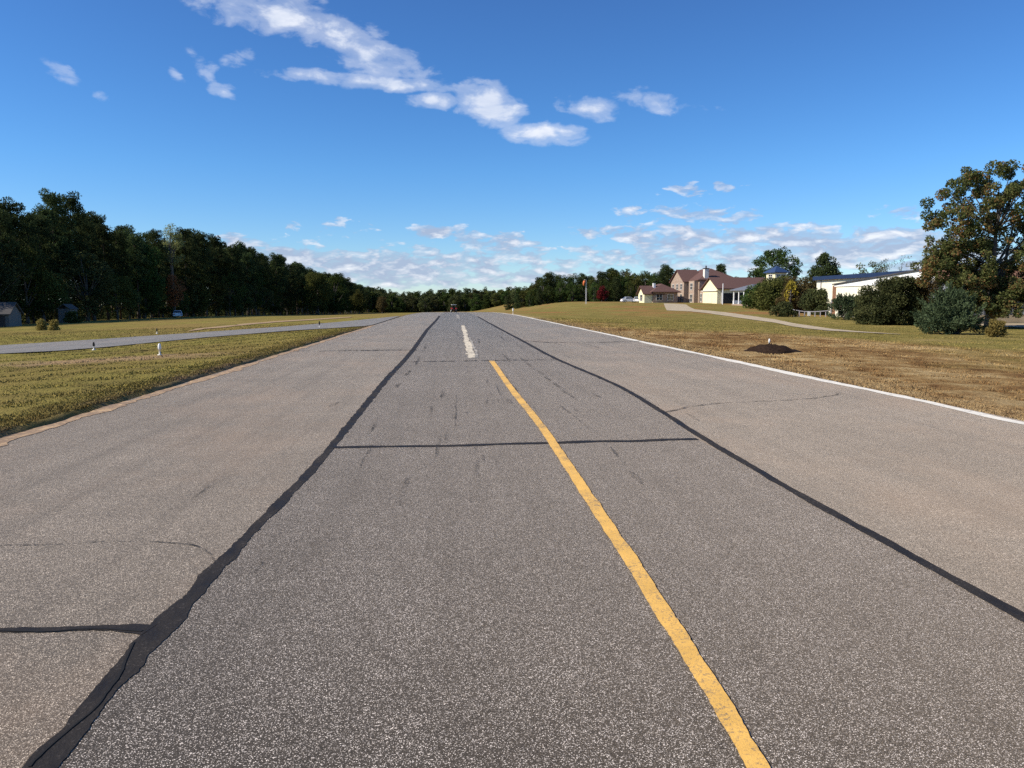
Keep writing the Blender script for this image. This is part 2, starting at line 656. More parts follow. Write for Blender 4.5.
def clump_leaves(C, RAD, per, L, W, g, flat=.7, out=.8, tonebase=None):
    """leaves filling ellipsoid clumps; denser towards their skins"""
    P, D, T = [], [], []
    for i, (c, r) in enumerate(zip(C, RAD)):
        n = max(6, int(per * (r ** 2)))
        u = unit(g.normal(size=(n, 3)))
        rr = g.uniform(.25, 1.0, n) ** .55
        q = u * rr[:, None] * r * np.array([1, 1, flat])
        P.append(q + c)
        D.append(u * out + g.normal(size=(n, 3)) * .6)
        b = g.uniform(.15, .85) if tonebase is None else tonebase[i]
        T.append(np.clip(b + g.normal(size=n) * .22, 0, 1))
    P, D, T = np.concatenate(P), np.concatenate(D), np.concatenate(T)
    return leaf_verts(P, D, L, W, g), T


def crown_obj(name, V, T, m, parent):
    return link(name, quads_mesh(name, V, len(T), m, T), parent)


# ------------------------------------------------------------------ plants
def make_pine(label, group, H=20.0, seed=0, base=.34, width=3.3, m="pine", top=1.0):
    g = np.random.default_rng(seed)
    t = thing("pine_tree", label, "tree", group=group)
    b = MB()
    lean = g.normal(size=2) * .012 * H
    tp = [(lean[0] * q ** 2 + g.normal() * .04, lean[1] * q ** 2 + g.normal() * .04, H * q * .97) for q in np.linspace(0, 1, 8)]
    b.tube(tp, [.25 * (1 - .85 * q) + .03 * (q == 0) for q in np.linspace(0, 1, 8)], 7)
    C, RAD = [], []
    nb = 46
    for i in range(nb):
        q = base + (1 - base) * (i + g.uniform(0, .8)) / nb
        z = H * q
        s = (q - base) / (1 - base)
        prof = width * (.35 + .65 * math.sin(math.pi * min(1, .18 + s * .74)) ** 1.0) * (1 - .42 * s ** 3)
        ln = prof * g.uniform(.55, 1.12)
        a = i * 2.39996 + g.uniform(-.5, .5)
        ox, oy = lean * q ** 2
        rise = g.uniform(-.05, .32) + .25 * s
        p0 = Vector((ox, oy, z - .25 * ln))
        p1 = Vector((ox + math.cos(a) * ln * .55, oy + math.sin(a) * ln * .55, z + rise * ln * .4))
        p2 = Vector((ox + math.cos(a) * ln, oy + math.sin(a) * ln, z + rise * ln))
        if i % 2 == 0:
            b.tube([p0, p1, p2], [.06, .04, .015], 4, False)
        C.append(np.array(p2))
        RAD.append(g.uniform(.75, 1.35))
        if ln > 1.6:
            C.append(np.array(p1) + g.normal(size=3) * .3)
            RAD.append(g.uniform(.7, 1.2))
    for _ in range(4):
        C.append(np.array([lean[0], lean[1], H * .965]) + g.normal(size=3) * [.55, .55, .35])
        RAD.append(g.uniform(.7, 1.0))
    V, T = clump_leaves(C, RAD, 100, .46, .17, g, .72, .7)
    b.build("trunk", M["bark"], t, True)
    crown_obj("crown", V, T, M[m], t)
    return t


def make_broad(name, label, group, H=10.0, W=4.0, seed=0, m="oak", base=.25, n=70, leaf=(.34, .2), per=80, gap=.0, barkm="bark_grey", rad=(.7, 1.25), flat=.8, cat="tree", shape=1.0):
    g = np.random.default_rng(seed)
    t = thing(name, label, cat, group=group)
    b = MB()
    zc, rz = H * (base + 1) / 2, H * (1 - base) / 2
    C, RAD = [], []
    tr = .018 * H + .06
    fork = H * (base + .08)
    b.tube([(0, 0, -.15), (.03, 0, fork * .5), (.0, .03, fork), (.1, .1, H * .72)], [tr * 1.3, tr, tr * .85, tr * .25], 8)
    lobes = [(unit(g.normal(size=(1, 3)))[0], g.uniform(.0, .35)) for _ in range(7)]
    for i in range(n):
        u = unit(g.normal(size=(1, 3)))[0]
        r = g.uniform(.35, 1) ** .5
        for lu, la in lobes:
            r *= 1 + la * max(0, float(u @ lu) - .35) - gap * la * max(0, float(u @ -lu) - .55)
        c = u * r * np.array([W, W, rz]) * .88
        sq = 1 - .22 * max(0, c[2] / rz) * shape
        c = np.array([c[0] * sq, c[1] * sq, c[2] + zc])
        c[2] = min(c[2], H * .97)
        C.append(c)
        RAD.append(g.uniform(*rad))
        if i % 4 == 0:
            z0 = fork + (c[2] - fork) * g.uniform(.0, .4)
            mid = Vector((c[0] * .5, c[1] * .5, (z0 + c[2]) / 2 + .1))
            b.tube([(0, .02, min(z0, H * .7)), mid, c], [tr * .45, tr * .28, .02], 5, False)
    V, T = clump_leaves(C, RAD, per, leaf[0], leaf[1], g, flat, .5)
    k = V.reshape(-1, 4, 3)[:, 0, 2] > .05
    V = V.reshape(-1, 4, 3)[k].reshape(-1, 3)
    T = T[k]
    b.build("trunk", M[barkm], t, True)
    crown_obj("crown", V, T, M[m], t)
    return t


def make_shrub(name, label, H, W, D, seed, m, n=60, leaf=(.2, .11), per=130, rad=(.3, .6), spike=0.0, group=None, barkm="bark_grey", top=.6):
    g = np.random.default_rng(seed)
    t = thing(name, label, "shrub", group=group)
    b = MB()
    C, RAD = [], []
    for i in range(n):
        a = g.uniform(0, 2 * math.pi)
        q = g.uniform(0, 1) ** .5
        zz = g.uniform(.06, 1)
        lim = (1 - zz ** 2.2 * top) * (1 if zz > .2 else .9)
        c = np.array([math.cos(a) * q * W / 2 * lim, math.sin(a) * q * D / 2 * lim, zz * H * (.90 + .1 * g.normal())])
        r = g.uniform(*rad)
        c[2] = max(r * .35, min(c[2], H - r * .5))
        C.append(c)
        RAD.append(r)
        if i % 5 == 0:
            b.tube([(c[0] * .15, c[1] * .15, -.08), (c[0] * .5, c[1] * .5, c[2] * .55), c], [.045, .03, .01], 5, False)
    V, T = clump_leaves(C, RAD, per * 3.2, leaf[0] * .9, leaf[1] * .95, g, .85, .5)
    if spike:
        P, Dd, T2 = [], [], []
        for c, r in zip(C, RAD):
            for _ in range(3):
                ax = unit((np.array([c[0], c[1], 0]) / max(W, D) * 2 + np.array([0, 0, .75]) + g.normal(size=3) * .35)[None])[0]
                ln = spike * g.uniform(.6, 1.2)
                s = g.uniform(0, 1, 42)
                P.append(c + ax * (s * ln)[:, None] + g.normal(size=(42, 3)) * (.085 * (1.15 - s))[:, None])
                Dd.append(ax + g.normal(size=(42, 3)) * .4)
                T2.append(np.clip(g.uniform(.2, .95) + g.normal(size=42) * .15, 0, 1))
        P, Dd, T2 = np.concatenate(P), np.concatenate(Dd), np.concatenate(T2)
        V = np.concatenate([V, leaf_verts(P, Dd, leaf[0] * 1.1, leaf[1] * .7, g)])
        T = np.concatenate([T, T2])
    k = V.reshape(-1, 4, 3)[:, :, 2].min(1) > -.03
    V = V.reshape(-1, 4, 3)[k].reshape(-1, 3)
    T = T[k]
    b.build("stem", M[barkm], t, True)
    crown_obj("foliage", V, T, M[m], t)
    return t


def place(t, loc, rz=0.0, sc=1.0):
    t.location = loc
    t.rotation_euler = (0, 0, rz)
    t.scale = sc if hasattr(sc, "__len__") else (sc, sc, sc)
    return t


#@@GROUND
# ------------------------------------------------------------------ ground
def axis_lines(parts):
    out = []
    for a, b, n in parts:
        out += list(np.linspace(a, b, n, endpoint=False))
    return out + [parts[-1][1]]


gx = axis_lines([(-1500, -400, 8), (-400, -120, 10), (-120, -40, 16), (-40, -14, 20), (-14, -7, 14), (-7, -5.55, 10),
                 (-5.55, -5.1, 8), (-5.1, 7.4, 4), (7.4, 7.9, 6), (7.9, 10, 10), (10, 20, 14), (20, 80, 30), (80, 250, 12), (250, 1500, 8)])
gy = axis_lines([(-80, -4, 10), (-4, 40, 150), (40, 90, 70), (90, 260, 60), (260, 700, 40), (700, 2400, 12)])
GX, GY = np.meshgrid(np.array(gx), np.array(gy))
wobL = .045 * np.sin(GY * 3.1) + .05 * np.sin(GY * 1.27 + 1) + .03 * np.sin(GY * 7.7 + 2)
band = sm(-6.6, -5.6, GX) * (1 - sm(-5.1, -4.9, GX))
GX2 = GX + wobL * band * .9
GZ = ground(GX, GY)
GZ = GZ - .09 * sm(XL - .02, XL + .12, GX2) * (1 - sm(XR - .1, XR + .12, GX2))
rough = .025 * np.sin(GX * 2.3 + GY * 1.7) * np.sin(GX * 1.1 - GY * 2.9)
GZ = GZ + rough * sm(.1, 1.5, np.maximum(XL - GX, GX - XR)) * (1 - sm(30, 60, GY))
ny, nx = GX.shape
V = np.stack([GX2, GY, GZ], -1).reshape(-1, 3)
idx = np.arange(ny * nx).reshape(ny, nx)
FQ = np.stack([idx[:-1, :-1], idx[:-1, 1:], idx[1:, 1:], idx[1:, :-1]], -1).reshape(-1, 4)
gme = bpy.data.meshes.new("ground")
gme.vertices.add(len(V))
gme.vertices.foreach_set("co", V.astype(np.float32).ravel())
gme.loops.add(FQ.size)
gme.loops.foreach_set("vertex_index", FQ.astype(np.int32).ravel())
gme.polygons.add(len(FQ))
gme.polygons.foreach_set("loop_start", np.arange(0, FQ.size, 4, dtype=np.int32))
gme.polygons.foreach_set("use_smooth", np.ones(len(FQ), bool))
gme.update()
gme.materials.append(M["turf"])
struct(link("ground", gme))

# sealed joints between the lanes, traced as they wander (image points -> plan points on the runway)
SEAL_L = [(40, 768), (68, 740), (87, 720), (104, 700), (121, 680), (136, 660), (149, 638), (163, 618), (185, 600), (203, 580), (219, 560), (243, 540),
          (262, 520), (285, 500), (308, 475), (331, 447.5), (345.6, 430), (358, 413.5), (370, 400), (385, 380.5), (404.7, 360), (413, 350), (420, 340), (427, 330), (436.5, 320), (439.5, 316)]
SEAL_R = [(1085, 655), (1024, 620), (923, 560), (811, 500), (695, 438), (649, 400), (607, 380), (557, 360), (521, 340), (502, 330), (483.6, 320), (477.5, 316.5)]


def plan(pts):
    out = []
    for p in pts:
        h = hit(*p)
        out.append((h.x, h.y))
    return sorted(out, key=lambda q: q[1])


sealL, sealR = plan(SEAL_L), plan(SEAL_R)
sealL = [(sealL[0][0] + .0, -6)] + sealL + [(sealL[-1][0] - .2, 420)]
sealR = [(sealR[0][0] + .05, -6)] + sealR + [(sealR[-1][0], 420)]
ys = np.array(axis_lines([(-5.5, 30, 90), (30, 140, 110), (140, 420, 60)]))
xl = np.interp(ys, [p[1] for p in sealL], [p[0] for p in sealL])
xr = np.interp(ys, [p[1] for p in sealR], [p[0] for p in sealR])


def strip(name, A, B, ycol=None, lift=.004, m=None, parent=None, cross=1, hf=height):
    """a sheet between two edge polylines (lists of (x, y)), laid on the ground"""
    A, B = np.array(A, float), np.array(B, float)
    vs, fs = [], []
    n = len(A)
    for i in range(n):
        for j in range(cross + 1):
            q = A[i] + (B[i] - A[i]) * j / cross
            vs.append((q[0], q[1], float(hf(q[0], q[1])) + lift))
    w = cross + 1
    for i in range(n - 1):
        for j in range(cross):
            fs.append((i * w + j, i * w + j + 1, (i + 1) * w + j + 1, (i + 1) * w + j))
    me = bpy.data.meshes.new(name)
    me.from_pydata(vs, [], fs)
    me.materials.append(m)
    o = link(name, me, parent)
    return o


runway = struct(strip("runway", np.stack([xl, ys], 1), np.stack([xr, ys], 1), lift=.0, m=M["lane"], cross=2))
o = strip("runway_shoulder", np.stack([np.full_like(ys, XL), ys], 1), np.stack([xl, ys], 1), lift=.0, m=M["shoulder"], parent=runway, cross=2)
o = strip("runway_shoulder", np.stack([xr, ys], 1), np.stack([np.full_like(ys, XR), ys], 1), lift=.0, m=M["shoulder"], parent=runway, cross=2)


def ribbon(name, pts, width, m, lift, jit=.0, step=.12, seed=0, smooth_w=None, taper=False):
    """a painted or poured line of given width following plan points; ragged edges"""
    g = np.random.default_rng(seed)
    P = np.array(pts, float)
    d = np.concatenate([[0], np.cumsum(np.linalg.norm(np.diff(P, axis=0), axis=1))])
    n = max(3, int(min(5000, d[-1] / step)))
    # finer near the camera
    s = d[-1] * np.linspace(0, 1, n)
    x, y = np.interp(s, d, P[:, 0]), np.interp(s, d, P[:, 1])
    if len(P) > 3:
        kk = max(1, int(n / len(P) / 2))
        ker = np.ones(2 * kk + 1) / (2 * kk + 1)
        xp = np.pad(x, kk, mode="reflect", reflect_type="odd")
        yp = np.pad(y, kk, mode="reflect", reflect_type="odd")
        x, y = np.convolve(xp, ker, "valid"), np.convolve(yp, ker, "valid")
    tx, ty = np.gradient(x), np.gradient(y)
    ln = np.hypot(tx, ty) + 1e-9
    nx_, ny_ = -ty / ln, tx / ln
    if isinstance(width, dict):
        w = np.interp(y, list(width.keys()), list(width.values()))
    else:
        w = np.full(n, width) if not hasattr(width, "__len__") else np.interp(np.linspace(0, 1, n), np.linspace(0, 1, len(width)), width)

    def wander():
        a = g.normal(size=n)
        b = np.interp(np.arange(n), np.arange(0, n + 5, 5), g.normal(size=len(np.arange(0, n + 5, 5))))
        return (a * .4 + b) * jit
    if taper:
        w = w * np.sin(np.pi * np.linspace(.04, .96, n)) ** .5
    wl, wr = w / 2 + wander(), w / 2 + wander()
    wl, wr = np.maximum(wl, .004), np.maximum(wr, .004)
    A = np.stack([x + nx_ * wl, y + ny_ * wl], 1)
    B = np.stack([x - nx_ * wr, y - ny_ * wr], 1)
    return strip(name, A, B, lift=lift, m=m, parent=runway)


near = [p for p in sealL if p[1] < 200]
ribbon("crack_seal", near, {2: .12, 2.65: .115, 3.2: .10, 3.6: .13, 3.85: .14, 4.1: .09, 4.6: .11, 5: .085, 5.3: .08, 6: .085, 8.6: .09, 12: .11, 20: .14, 40: .19, 120: .24}, M["seal"], .0035, .0075, .03, 1)
ribbon("crack_seal", [p for p in sealR if p[1] < 200], {2: .085, 4: .085, 10: .095, 20: .125, 50: .17, 120: .2}, M["seal"], .0035, .006, .07, 2)
ribbon("crack_seal", plan_pts := [(hit(*p).x, hit(*p).y) for p in [(-40, 631), (0, 631), (40, 630.5), (80, 629), (120, 628), (150, 630)]], [.055, .06, .05, .05, .06, .13], M["seal"], .0045, .005, .03, 3)
ribbon("crack_line", [(hit(*p).x, hit(*p).y) for p in [(-40, 632), (0, 631.5), (30, 632), (55, 632.5), (75, 630), (100, 629.5), (125, 630), (142, 632)]], .014, M["crack"], .007, .003, .03, 4)
ribbon("crack_line", [(hit(*p).x, hit(*p).y) for p in [(28, 768), (52, 745), (80, 722), (100, 706), (108, 690), (120, 676), (126, 660), (134, 643)]], .012, M["crack"], .007, .004, .03, 5)
ribbon("crack_seal", [(hit(*p).x, hit(*p).y) for p in [(330, 447.5), (370, 447), (420, 446.5), (470, 445.5), (520, 443.6), (560, 443), (600, 441), (640, 441.5), (670, 439.5), (697, 439)]], .115, M["seal"], .0045, .012, .06, 6)
ribbon("crack_line", [(hit(*p).x, hit(*p).y) for p in [(404, 362), (440, 361.5), (490, 360.5), (556, 360)]], .30, M["hair"], .005, .05, .08, 7)
ribbon("crack_line", [(hit(*p).x, hit(*p).y) for p in [(318, 351), (360, 350.5), (417, 350)]], .42, M["hair"], .005, .07, .1, 8)
ribbon("crack_line", [(hit(*p).x, hit(*p).y) for p in [(662, 413), (690, 407), (720, 403), (760, 401.5), (800, 400), (828, 396.5), (843, 393.5)]], .045, M["hair"], .005, .02, .05, 9)
ribbon("crack_line", [(hit(*p).x, hit(*p).y) for p in [(-30, 546), (0, 546), (60, 544.5), (110, 541.5), (160, 542), (195, 545), (210, 552), (214, 561)]], .018, M["hair"], .005, .006, .04, 10)
ribbon("crack_line", [(hit(*p).x, hit(*p).y) for p in [(180, 352), (240, 352), (310, 351)]], .30, M["hair"], .005, .05, .1, 11)
ribbon("crack_line", [(hit(*p).x, hit(*p).y) for p in [(520, 341), (560, 343), (600, 342.5), (640, 341)]], .30, M["hair"], .005, .06, .1, 12)

YEL = [(771, 790), (757, 765), (735, 727), (700, 671), (665, 615), (632, 563), (601, 516), (585, 492), (566, 463), (546, 433), (531, 413), (515, 394), (502, 376), (496, 367), (491.5, 361)]
yp = [(hit(*p).x, hit(*p).y) for p in YEL]
ribbon("yellow_line", yp, [.085, .09, .095, .10, .10, .105, .11, .115, .12, .12, .12, .125, .13, .14, .14], M["yellow"], .008, .0035, .03, 13)
STR = plan([(472.5, 358), (470, 350), (467, 340), (464.5, 331), (463, 325.5)])
ribbon("centre_stripe", STR, [.23, .23, .23, .22, .21, .22, .21], M["cream_line"], .005, .03, .12, 14)
ribbon("centre_stripe", plan([(478, 358), (475.5, 351), (472.5, 344), (469.5, 337)]), [.11, .09, .07, .05], M["white_old"], .0065, .02, .1, 19)
ribbon("centre_stripe", plan([(459.3, 318.6), (458, 316.4), (457.2, 314.6)]), .28, M["white_old"], .005, .03, .3, 16)
ey = np.linspace(-4, 380, 60)
ribbon("edge_line", [(XR - .17 + .03 * math.sin(q * .35), q) for q in ey], .26, M["white_line"], .005, .035, .4, 20)
ribbon("edge_line", [(XL + .13 + .04 * math.sin(q * .45), q) for q in np.linspace(-4, 52, 30)], .22, M["sandy"], .005, .05, .12, 21)
MARKS = [((399, 506), (407, 478), .05), ((446, 444), (446.5, 432), .07), ((470, 503), (470.5, 478), .03), ((441.5, 399), (443, 391), .11), ((405, 376), (410, 370), .14),
         ((396, 388), (400, 383), .2), ((370, 434), (379, 416), .05), ((512, 386), (516, 392), .13), ((508, 399), (511.5, 404), .14), ((521, 358), (535, 370), .13),
         ((552, 382), (577, 400), .13), ((592, 393), (600, 398), .11), ((629, 471), (643, 485), .07), ((686, 413), (699, 421), .13), ((503, 354), (510, 362), .25),
         ((536, 340), (566, 346), .3), ((586, 344), (603, 349), .35), ((329, 407), (340, 402), .12), ((415, 366), (421, 355), .16), ((423, 352), (427, 344), .2),
         ((538, 371), (551, 381), .10), ((480, 345), (478, 338), .2), ((505, 341), (499, 335), .25), ((560, 405), (590, 430), .04), ((610, 447), (630, 470), .04), ((246, 580), (262, 562), .05),
         ((190, 500), (235, 470), .035), ((372, 445), (360, 466), .05), ((455, 430), (456, 410), .04), ((430, 420), (433, 400), .05), ((640, 345), (700, 356), .2)]
for i, (a, b, w) in enumerate(MARKS):
    A, B = hit(*a), hit(*b)
    ribbon("tyre_mark", [(A.x, A.y), (B.x, B.y)], min(w * .8, .09), M["rubber"], .0045, min(w * .8, .09) * .15, .05, 40 + i, taper=True)

gs = np.random.default_rng(77)
for i in range(46):
    y0 = gs.uniform(5.5, 12) if i < 14 else gs.uniform(10, 42)
    x0 = gs.normal(.5, .75)
    ln = gs.uniform(.8, 3.5) if y0 < 12 else gs.uniform(2, 8)
    dx = gs.normal() * .02 * ln
    ribbon("tyre_mark", [(x0, y0), (x0 + dx, y0 + ln)], gs.uniform(.02, .055), M["streak"], .0043, .006, .1, 200 + i, taper=True)

# taxiway joining from the left, the tracks and the drive to the house
CLEAR = [np.array([(hit(771, 352).x + 1.0 * math.cos(a), hit(771, 352).y + .9 * math.sin(a)) for a in np.linspace(0, 6.28, 20)])]


def inside(poly, x, y):
    r = np.zeros(len(x), bool)
    j = len(poly) - 1
    for i in range(len(poly)):
        (xi, yi), (xj, yj) = poly[i], poly[j]
        c = ((yi > y) != (yj > y)) & (x < (xj - xi) * (y - yi) / (yj - yi + 1e-12) + xi)
        r ^= c
        j = i
    return r


def px_strip(name, near_px, far_px, n, m, lift=.03, cross=6, jit=0.0, seed=0):
    g = np.random.default_rng(seed)

    def res(pts):
        P = np.array([(hit(*p).x, hit(*p).y) for p in pts])
        d = np.concatenate([[0], np.cumsum(np.linalg.norm(np.diff(P, axis=0), axis=1))])
        s = np.linspace(0, d[-1], n)
        q = np.stack([np.interp(s, d, P[:, 0]), np.interp(s, d, P[:, 1])], 1)
        return q + np.interp(np.arange(n), np.arange(0, n + 3, 3), g.normal(size=len(np.arange(0, n + 3, 3))))[:, None] * jit
    A, B = res(near_px), res(far_px)
    CLEAR.append(np.concatenate([A, B[::-1]]))
    for Q in (A, B):
        Q[:, 0] = np.where((Q[:, 0] > XL - .0) & (Q[:, 0] < 0), XL - .0, Q[:, 0])
    return struct(strip(name, A, B, lift=lift, m=m, cross=cross, hf=ground))


px_strip("taxiway", [(-60, 361), (0, 354.5), (60, 351.5), (103, 348), (205, 338), (287, 332), (340, 328.6), (366, 326.5), (387, 322)],
         [(-60, 350), (0, 346), (60, 342.3), (103, 339.5), (205, 332.5), (287, 326.8), (340, 322.2), (377, 318.6), (400, 316.3)], 130, M["taxi"], .035, 12, .05, 1)
px_strip("dirt_track", [(186, 332), (215, 328.5), (245, 325.4), (275, 322.7), (310, 320.5), (350, 317.8)],
         [(196, 329), (220, 326.6), (245, 324), (275, 321.4), (310, 319.4), (350, 317)], 60, M["dirt"], .035, 4, .15, 2)
px_strip("footpath", [(690, 311.5), (709, 313.5), (730, 316.7), (752, 319.8), (775, 323), (793, 326.8), (828, 331), (859, 332.8), (900, 334.9)],
         [(690, 309), (709, 310.8), (730, 313), (752, 316.2), (775, 319.6), (793, 323.5), (828, 328.6), (859, 331.8), (900, 334.6)], 80, M["concrete"], .035, 4, .06, 3)
px_strip("driveway", [(667, 310.5), (690, 311.5), (700, 312)], [(664, 303.5), (676, 303.8), (686, 304.5)], 20, M["concrete"], .03, 6, .05, 4)

# short grass standing near the camera, one sheet of blades on each side (nobody could count it)
def blades(name, label, x0, x1, y0, y1, n, cols, hgt, seed):
    g = np.random.default_rng(seed)
    y = y0 * (y1 / y0) ** (g.uniform(0, 1, n) ** .9)
    u = g.uniform(0, 1, n) ** 1.7
    x = x0 + (x1 - x0) * u
    x = np.where(g.uniform(0, 1, n) < .12, x0 + (x1 - x0) * g.uniform(0, .02, n), x)
    pxs = 512 + 770 * (x * math.cos(YAW) - y * math.sin(YAW)) / (x * math.sin(YAW) + y * math.cos(YAW))
    k = (pxs > -90) & (pxs < 1110)
    x, y = x[k], y[k]
    n = len(x)
    for poly in CLEAR:
        k = ~inside(poly, x, y)
        x, y = x[k], y[k]
    n = len(x)
    z = ground(x, y)
    patch = .6 * np.sin(x * .9 + 2 * np.sin(y * .23)) * np.sin(y * .31 + 1.3 * np.sin(x * .4)) + .8 * np.sin(x * .21 + 1.5 * np.sin(y * .11) + 1) * np.sin(y * .17 + np.sin(x * .33))
    h = hgt * g.uniform(.35, 1.0, n) * (1 + .10 * patch) * (1 + y / 110)
    h *= np.where(g.uniform(0, 1, n) < .03, 1.8, 1)
    w = .007 * (1 + y / 16) * g.uniform(.7, 1.5, n)
    a = g.uniform(0, 2 * math.pi, n)
    lx, ly = g.normal(size=n) * h * .55, g.normal(size=n) * h * .55
    P = np.stack([x, y, z - .012], 1)
    S = np.stack([np.cos(a) * w, np.sin(a) * w, np.zeros(n)], 1)
    T = P + np.stack([lx, ly, h + .012], 1)
    V = np.stack([P - S, P + S, T], 1).reshape(-1, 3)
    tone = np.clip(.5 + .3 * patch + g.normal(size=n) * .13, 0, 1)
    edge = np.abs(x - x0)
    brown = g.uniform(0, 1, n) < .9 * np.exp(-(edge / (.55 + .5 * np.sin(y * .8) ** 2)) ** 2)
    tone = np.where(brown, g.uniform(0, .6, n), tone)
    m, nt, b = mat(name + "_blades")
    kk = NB(nt)
    at = kk.n("ShaderNodeAttribute", attribute_name="tone")
    base, _ = turf_colour(kk)
    kk.link(kk.mix(1.0, base, kk.ramp(at.outputs["Fac"], cols), "MULTIPLY"), b.inputs["Base Color"])
    b.inputs["Roughness"].default_value = .9
    b.inputs["Specular IOR Level"].default_value = 0
    o = link(name, quads_mesh(name, V, n, m, tone, True))
    o["kind"] = "stuff"
    o["label"] = label
    o["category"] = "grass"
    return o


blades("grass", "short olive and straw coloured grass on the left verge", XL - .10, XL - 34, 7.5, 62, 170000,
       [(0, (.68, .62, .60)), (.3, (.95, .92, .9)), (.7, (1.22, 1.25, 1.15)), (1, (1.55, 1.45, 1.35))], .024, 3)
blades("grass", "dry straw and russet grass on the right verge", XR + .03, XR + 42, 8.5, 72, 170000,
       [(0, (.72, .66, .64)), (.3, (.95, .92, .9)), (.7, (1.2, 1.2, 1.15)), (1, (1.5, 1.45, 1.4))], .024, 4)
#@@TREES
# ------------------------------------------------------------------ the wood on the left
GP = "dark pines of the wood along the left field"
LP = "tall dark pine in the wood along the left field"
pines = [make_pine(LP, GP, 20, 11, .36, 3.2), make_pine(LP, GP, 20, 12, .28, 3.6), make_pine(LP, GP, 20, 13, .45, 3.0), make_pine(LP, GP, 20, 14, .22, 3.4), make_pine(LP, GP, 20, 15, .40, 3.9)]
GH = "broad leafed trees at the edge of the left wood"
LH = "low broad leafed tree filling in under the left pines"
hard = [make_broad("broadleaf_tree", LH, GH, 9, 3.2, 21, "oak", .05, 60), make_broad("broadleaf_tree", LH, GH, 9, 3.0, 22, "darkbush", .08, 60), make_broad("broadleaf_tree", LH, GH, 9, 3.4, 23, "olive", .10, 58)]
GT = "lighter broad leafed trees standing among the left pines"
tallh = [make_broad("broadleaf_tree", "upright olive broad leafed tree among the dark left pines", GT, 15, 2.7, 24, "olive", .14, 70, (.38, .22), 75, rad=(.7, 1.2)),
         make_broad("broadleaf_tree", "upright green broad leafed tree among the dark left pines", GT, 15, 2.5, 25, "oak", .18, 70, (.38, .22), 75, rad=(.7, 1.2))]
TOPX = [-120, 0, 20, 32, 45, 62, 80, 100, 118, 132, 150, 172, 190, 215, 250, 280, 305, 325, 345, 360, 380, 410, 450]
TOPY = [186, 190, 190, 202, 199, 189, 197, 205, 211, 226, 231, 229, 228, 236, 245, 256, 266, 273, 278, 285, 289, 291, 291]
used = {}


def put(proto_list, i, x, y, H, protoH, rz, fat=1.0, label=None, group=None, sink=0.0):
    p = proto_list[i % len(proto_list)]
    s = H / protoH
    loc = (x, y, float(ground(x, y)) - .05 - sink * H)
    s *= 1 + sink
    if id(p) not in used:
        used[id(p)] = 1
        place(p, loc, rz, (s * fat, s * fat, s))
        if label:
            p["label"] = label
        return p
    return dup(p, loc, rz, (s * fat, s * fat, s), label, group)


g = np.random.default_rng(42)
y = 84.0
i = 0
rows = [(-63.0, 4.4, .0065, 1.0, 62, 640), (-69.5, 5.6, .010, .93, 70, 640), (-77.0, 7.5, .012, .88, 66, 420)]
for (x0, st, gr, hf, ya, yb) in rows:
    y = ya
    while y < yb:
        x = x0 + g.normal() * 1.5
        px, _ = proj(x, y, 5)
        ty = np.interp(px, TOPX, TOPY)
        H = (z_at(px, ty, y) - float(ground(x, y))) * g.uniform(.80, 1.0) * hf
        H = max(9.0, min(H, 26))
        put(pines, int(g.integers(0, 5)), x, y, H, 20.0, g.uniform(0, 6.28), g.uniform(.78, 1.06) * (1.15 if y > 300 else 1.0))
        if x0 > -65 and g.uniform() < .2:
            put(tallh, int(g.integers(0, 2)), x + 1.5, y + 2, H * g.uniform(.62, .86), 15.0, g.uniform(0, 6.28), g.uniform(.9, 1.1))
        y += (st + gr * max(0, y - 84)) * g.uniform(.7, 1.3)
y = 70.0
while y < 520:
    x = -61.5 + g.normal() * 1.2
    put(hard, int(g.integers(0, 3)), x, y, g.uniform(6, 11.5), 9.0, g.uniform(0, 6.28), g.uniform(.85, 1.1))
    y += (4.6 + .012 * max(0, y - 84)) * g.uniform(.7, 1.3)

# undergrowth that closes the floor of the three woods (nobody could count it)
def undergrowth(label, poly, wd, hgt, n, lf, m, seed):
    g = np.random.default_rng(seed)
    P = np.array(poly, float)
    d = np.concatenate([[0], np.cumsum(np.linalg.norm(np.diff(P, axis=0), axis=1))])
    s = g.uniform(0, d[-1], n)
    x = np.interp(s, d, P[:, 0]) + g.uniform(0, 1, n) * wd[0]
    y = np.interp(s, d, P[:, 1]) + g.uniform(0, 1, n) * wd[1]
    bump = .55 + .45 * np.sin(s * .55 + 2 * np.sin(s * .13)) * np.sin(s * .21 + 1)
    z = ground(x, y) + hgt * bump * g.uniform(0, 1, n) ** 1.15
    V = leaf_verts(np.stack([x, y, z], 1), g.normal(size=(n, 3)), lf, lf * .6, g)
    o = link("undergrowth", quads_mesh("undergrowth", V, n, M[m], np.clip(g.normal(size=n) * .25 + .4, 0, 1)))
    o["kind"] = "stuff"
    o["label"] = label
    o["category"] = "undergrowth"


undergrowth("dark undergrowth on the floor of the left wood", [(-82, 50), (-82, 640)], (-8, 0), 10.0, 60000, .8, "darkbush", 1)
undergrowth("low dark undergrowth along the edge of the left wood", [(-66, 66), (-65, 300), (-64, 640)], (-4, 0), 2.6, 26000, .5, "darkbush", 2)
undergrowth("dark undergrowth on the floor of the far wood", [(-60, 640), (90, 640)], (0, 12), 9.0, 12000, 1.4, "darkbush", 3)
undergrowth("dark undergrowth on the floor of the wood behind the houses", [(24, 322), (130, 322)], (0, 8), 8.0, 14000, .9, "darkbush", 4)

# single trees that stand out from the wood
def at_px(px, x):
    """the point on the ground where image column px meets the line x = const (left field)"""
    d = ray(px, 301)
    yy = x / d.x * d.y
    return yy


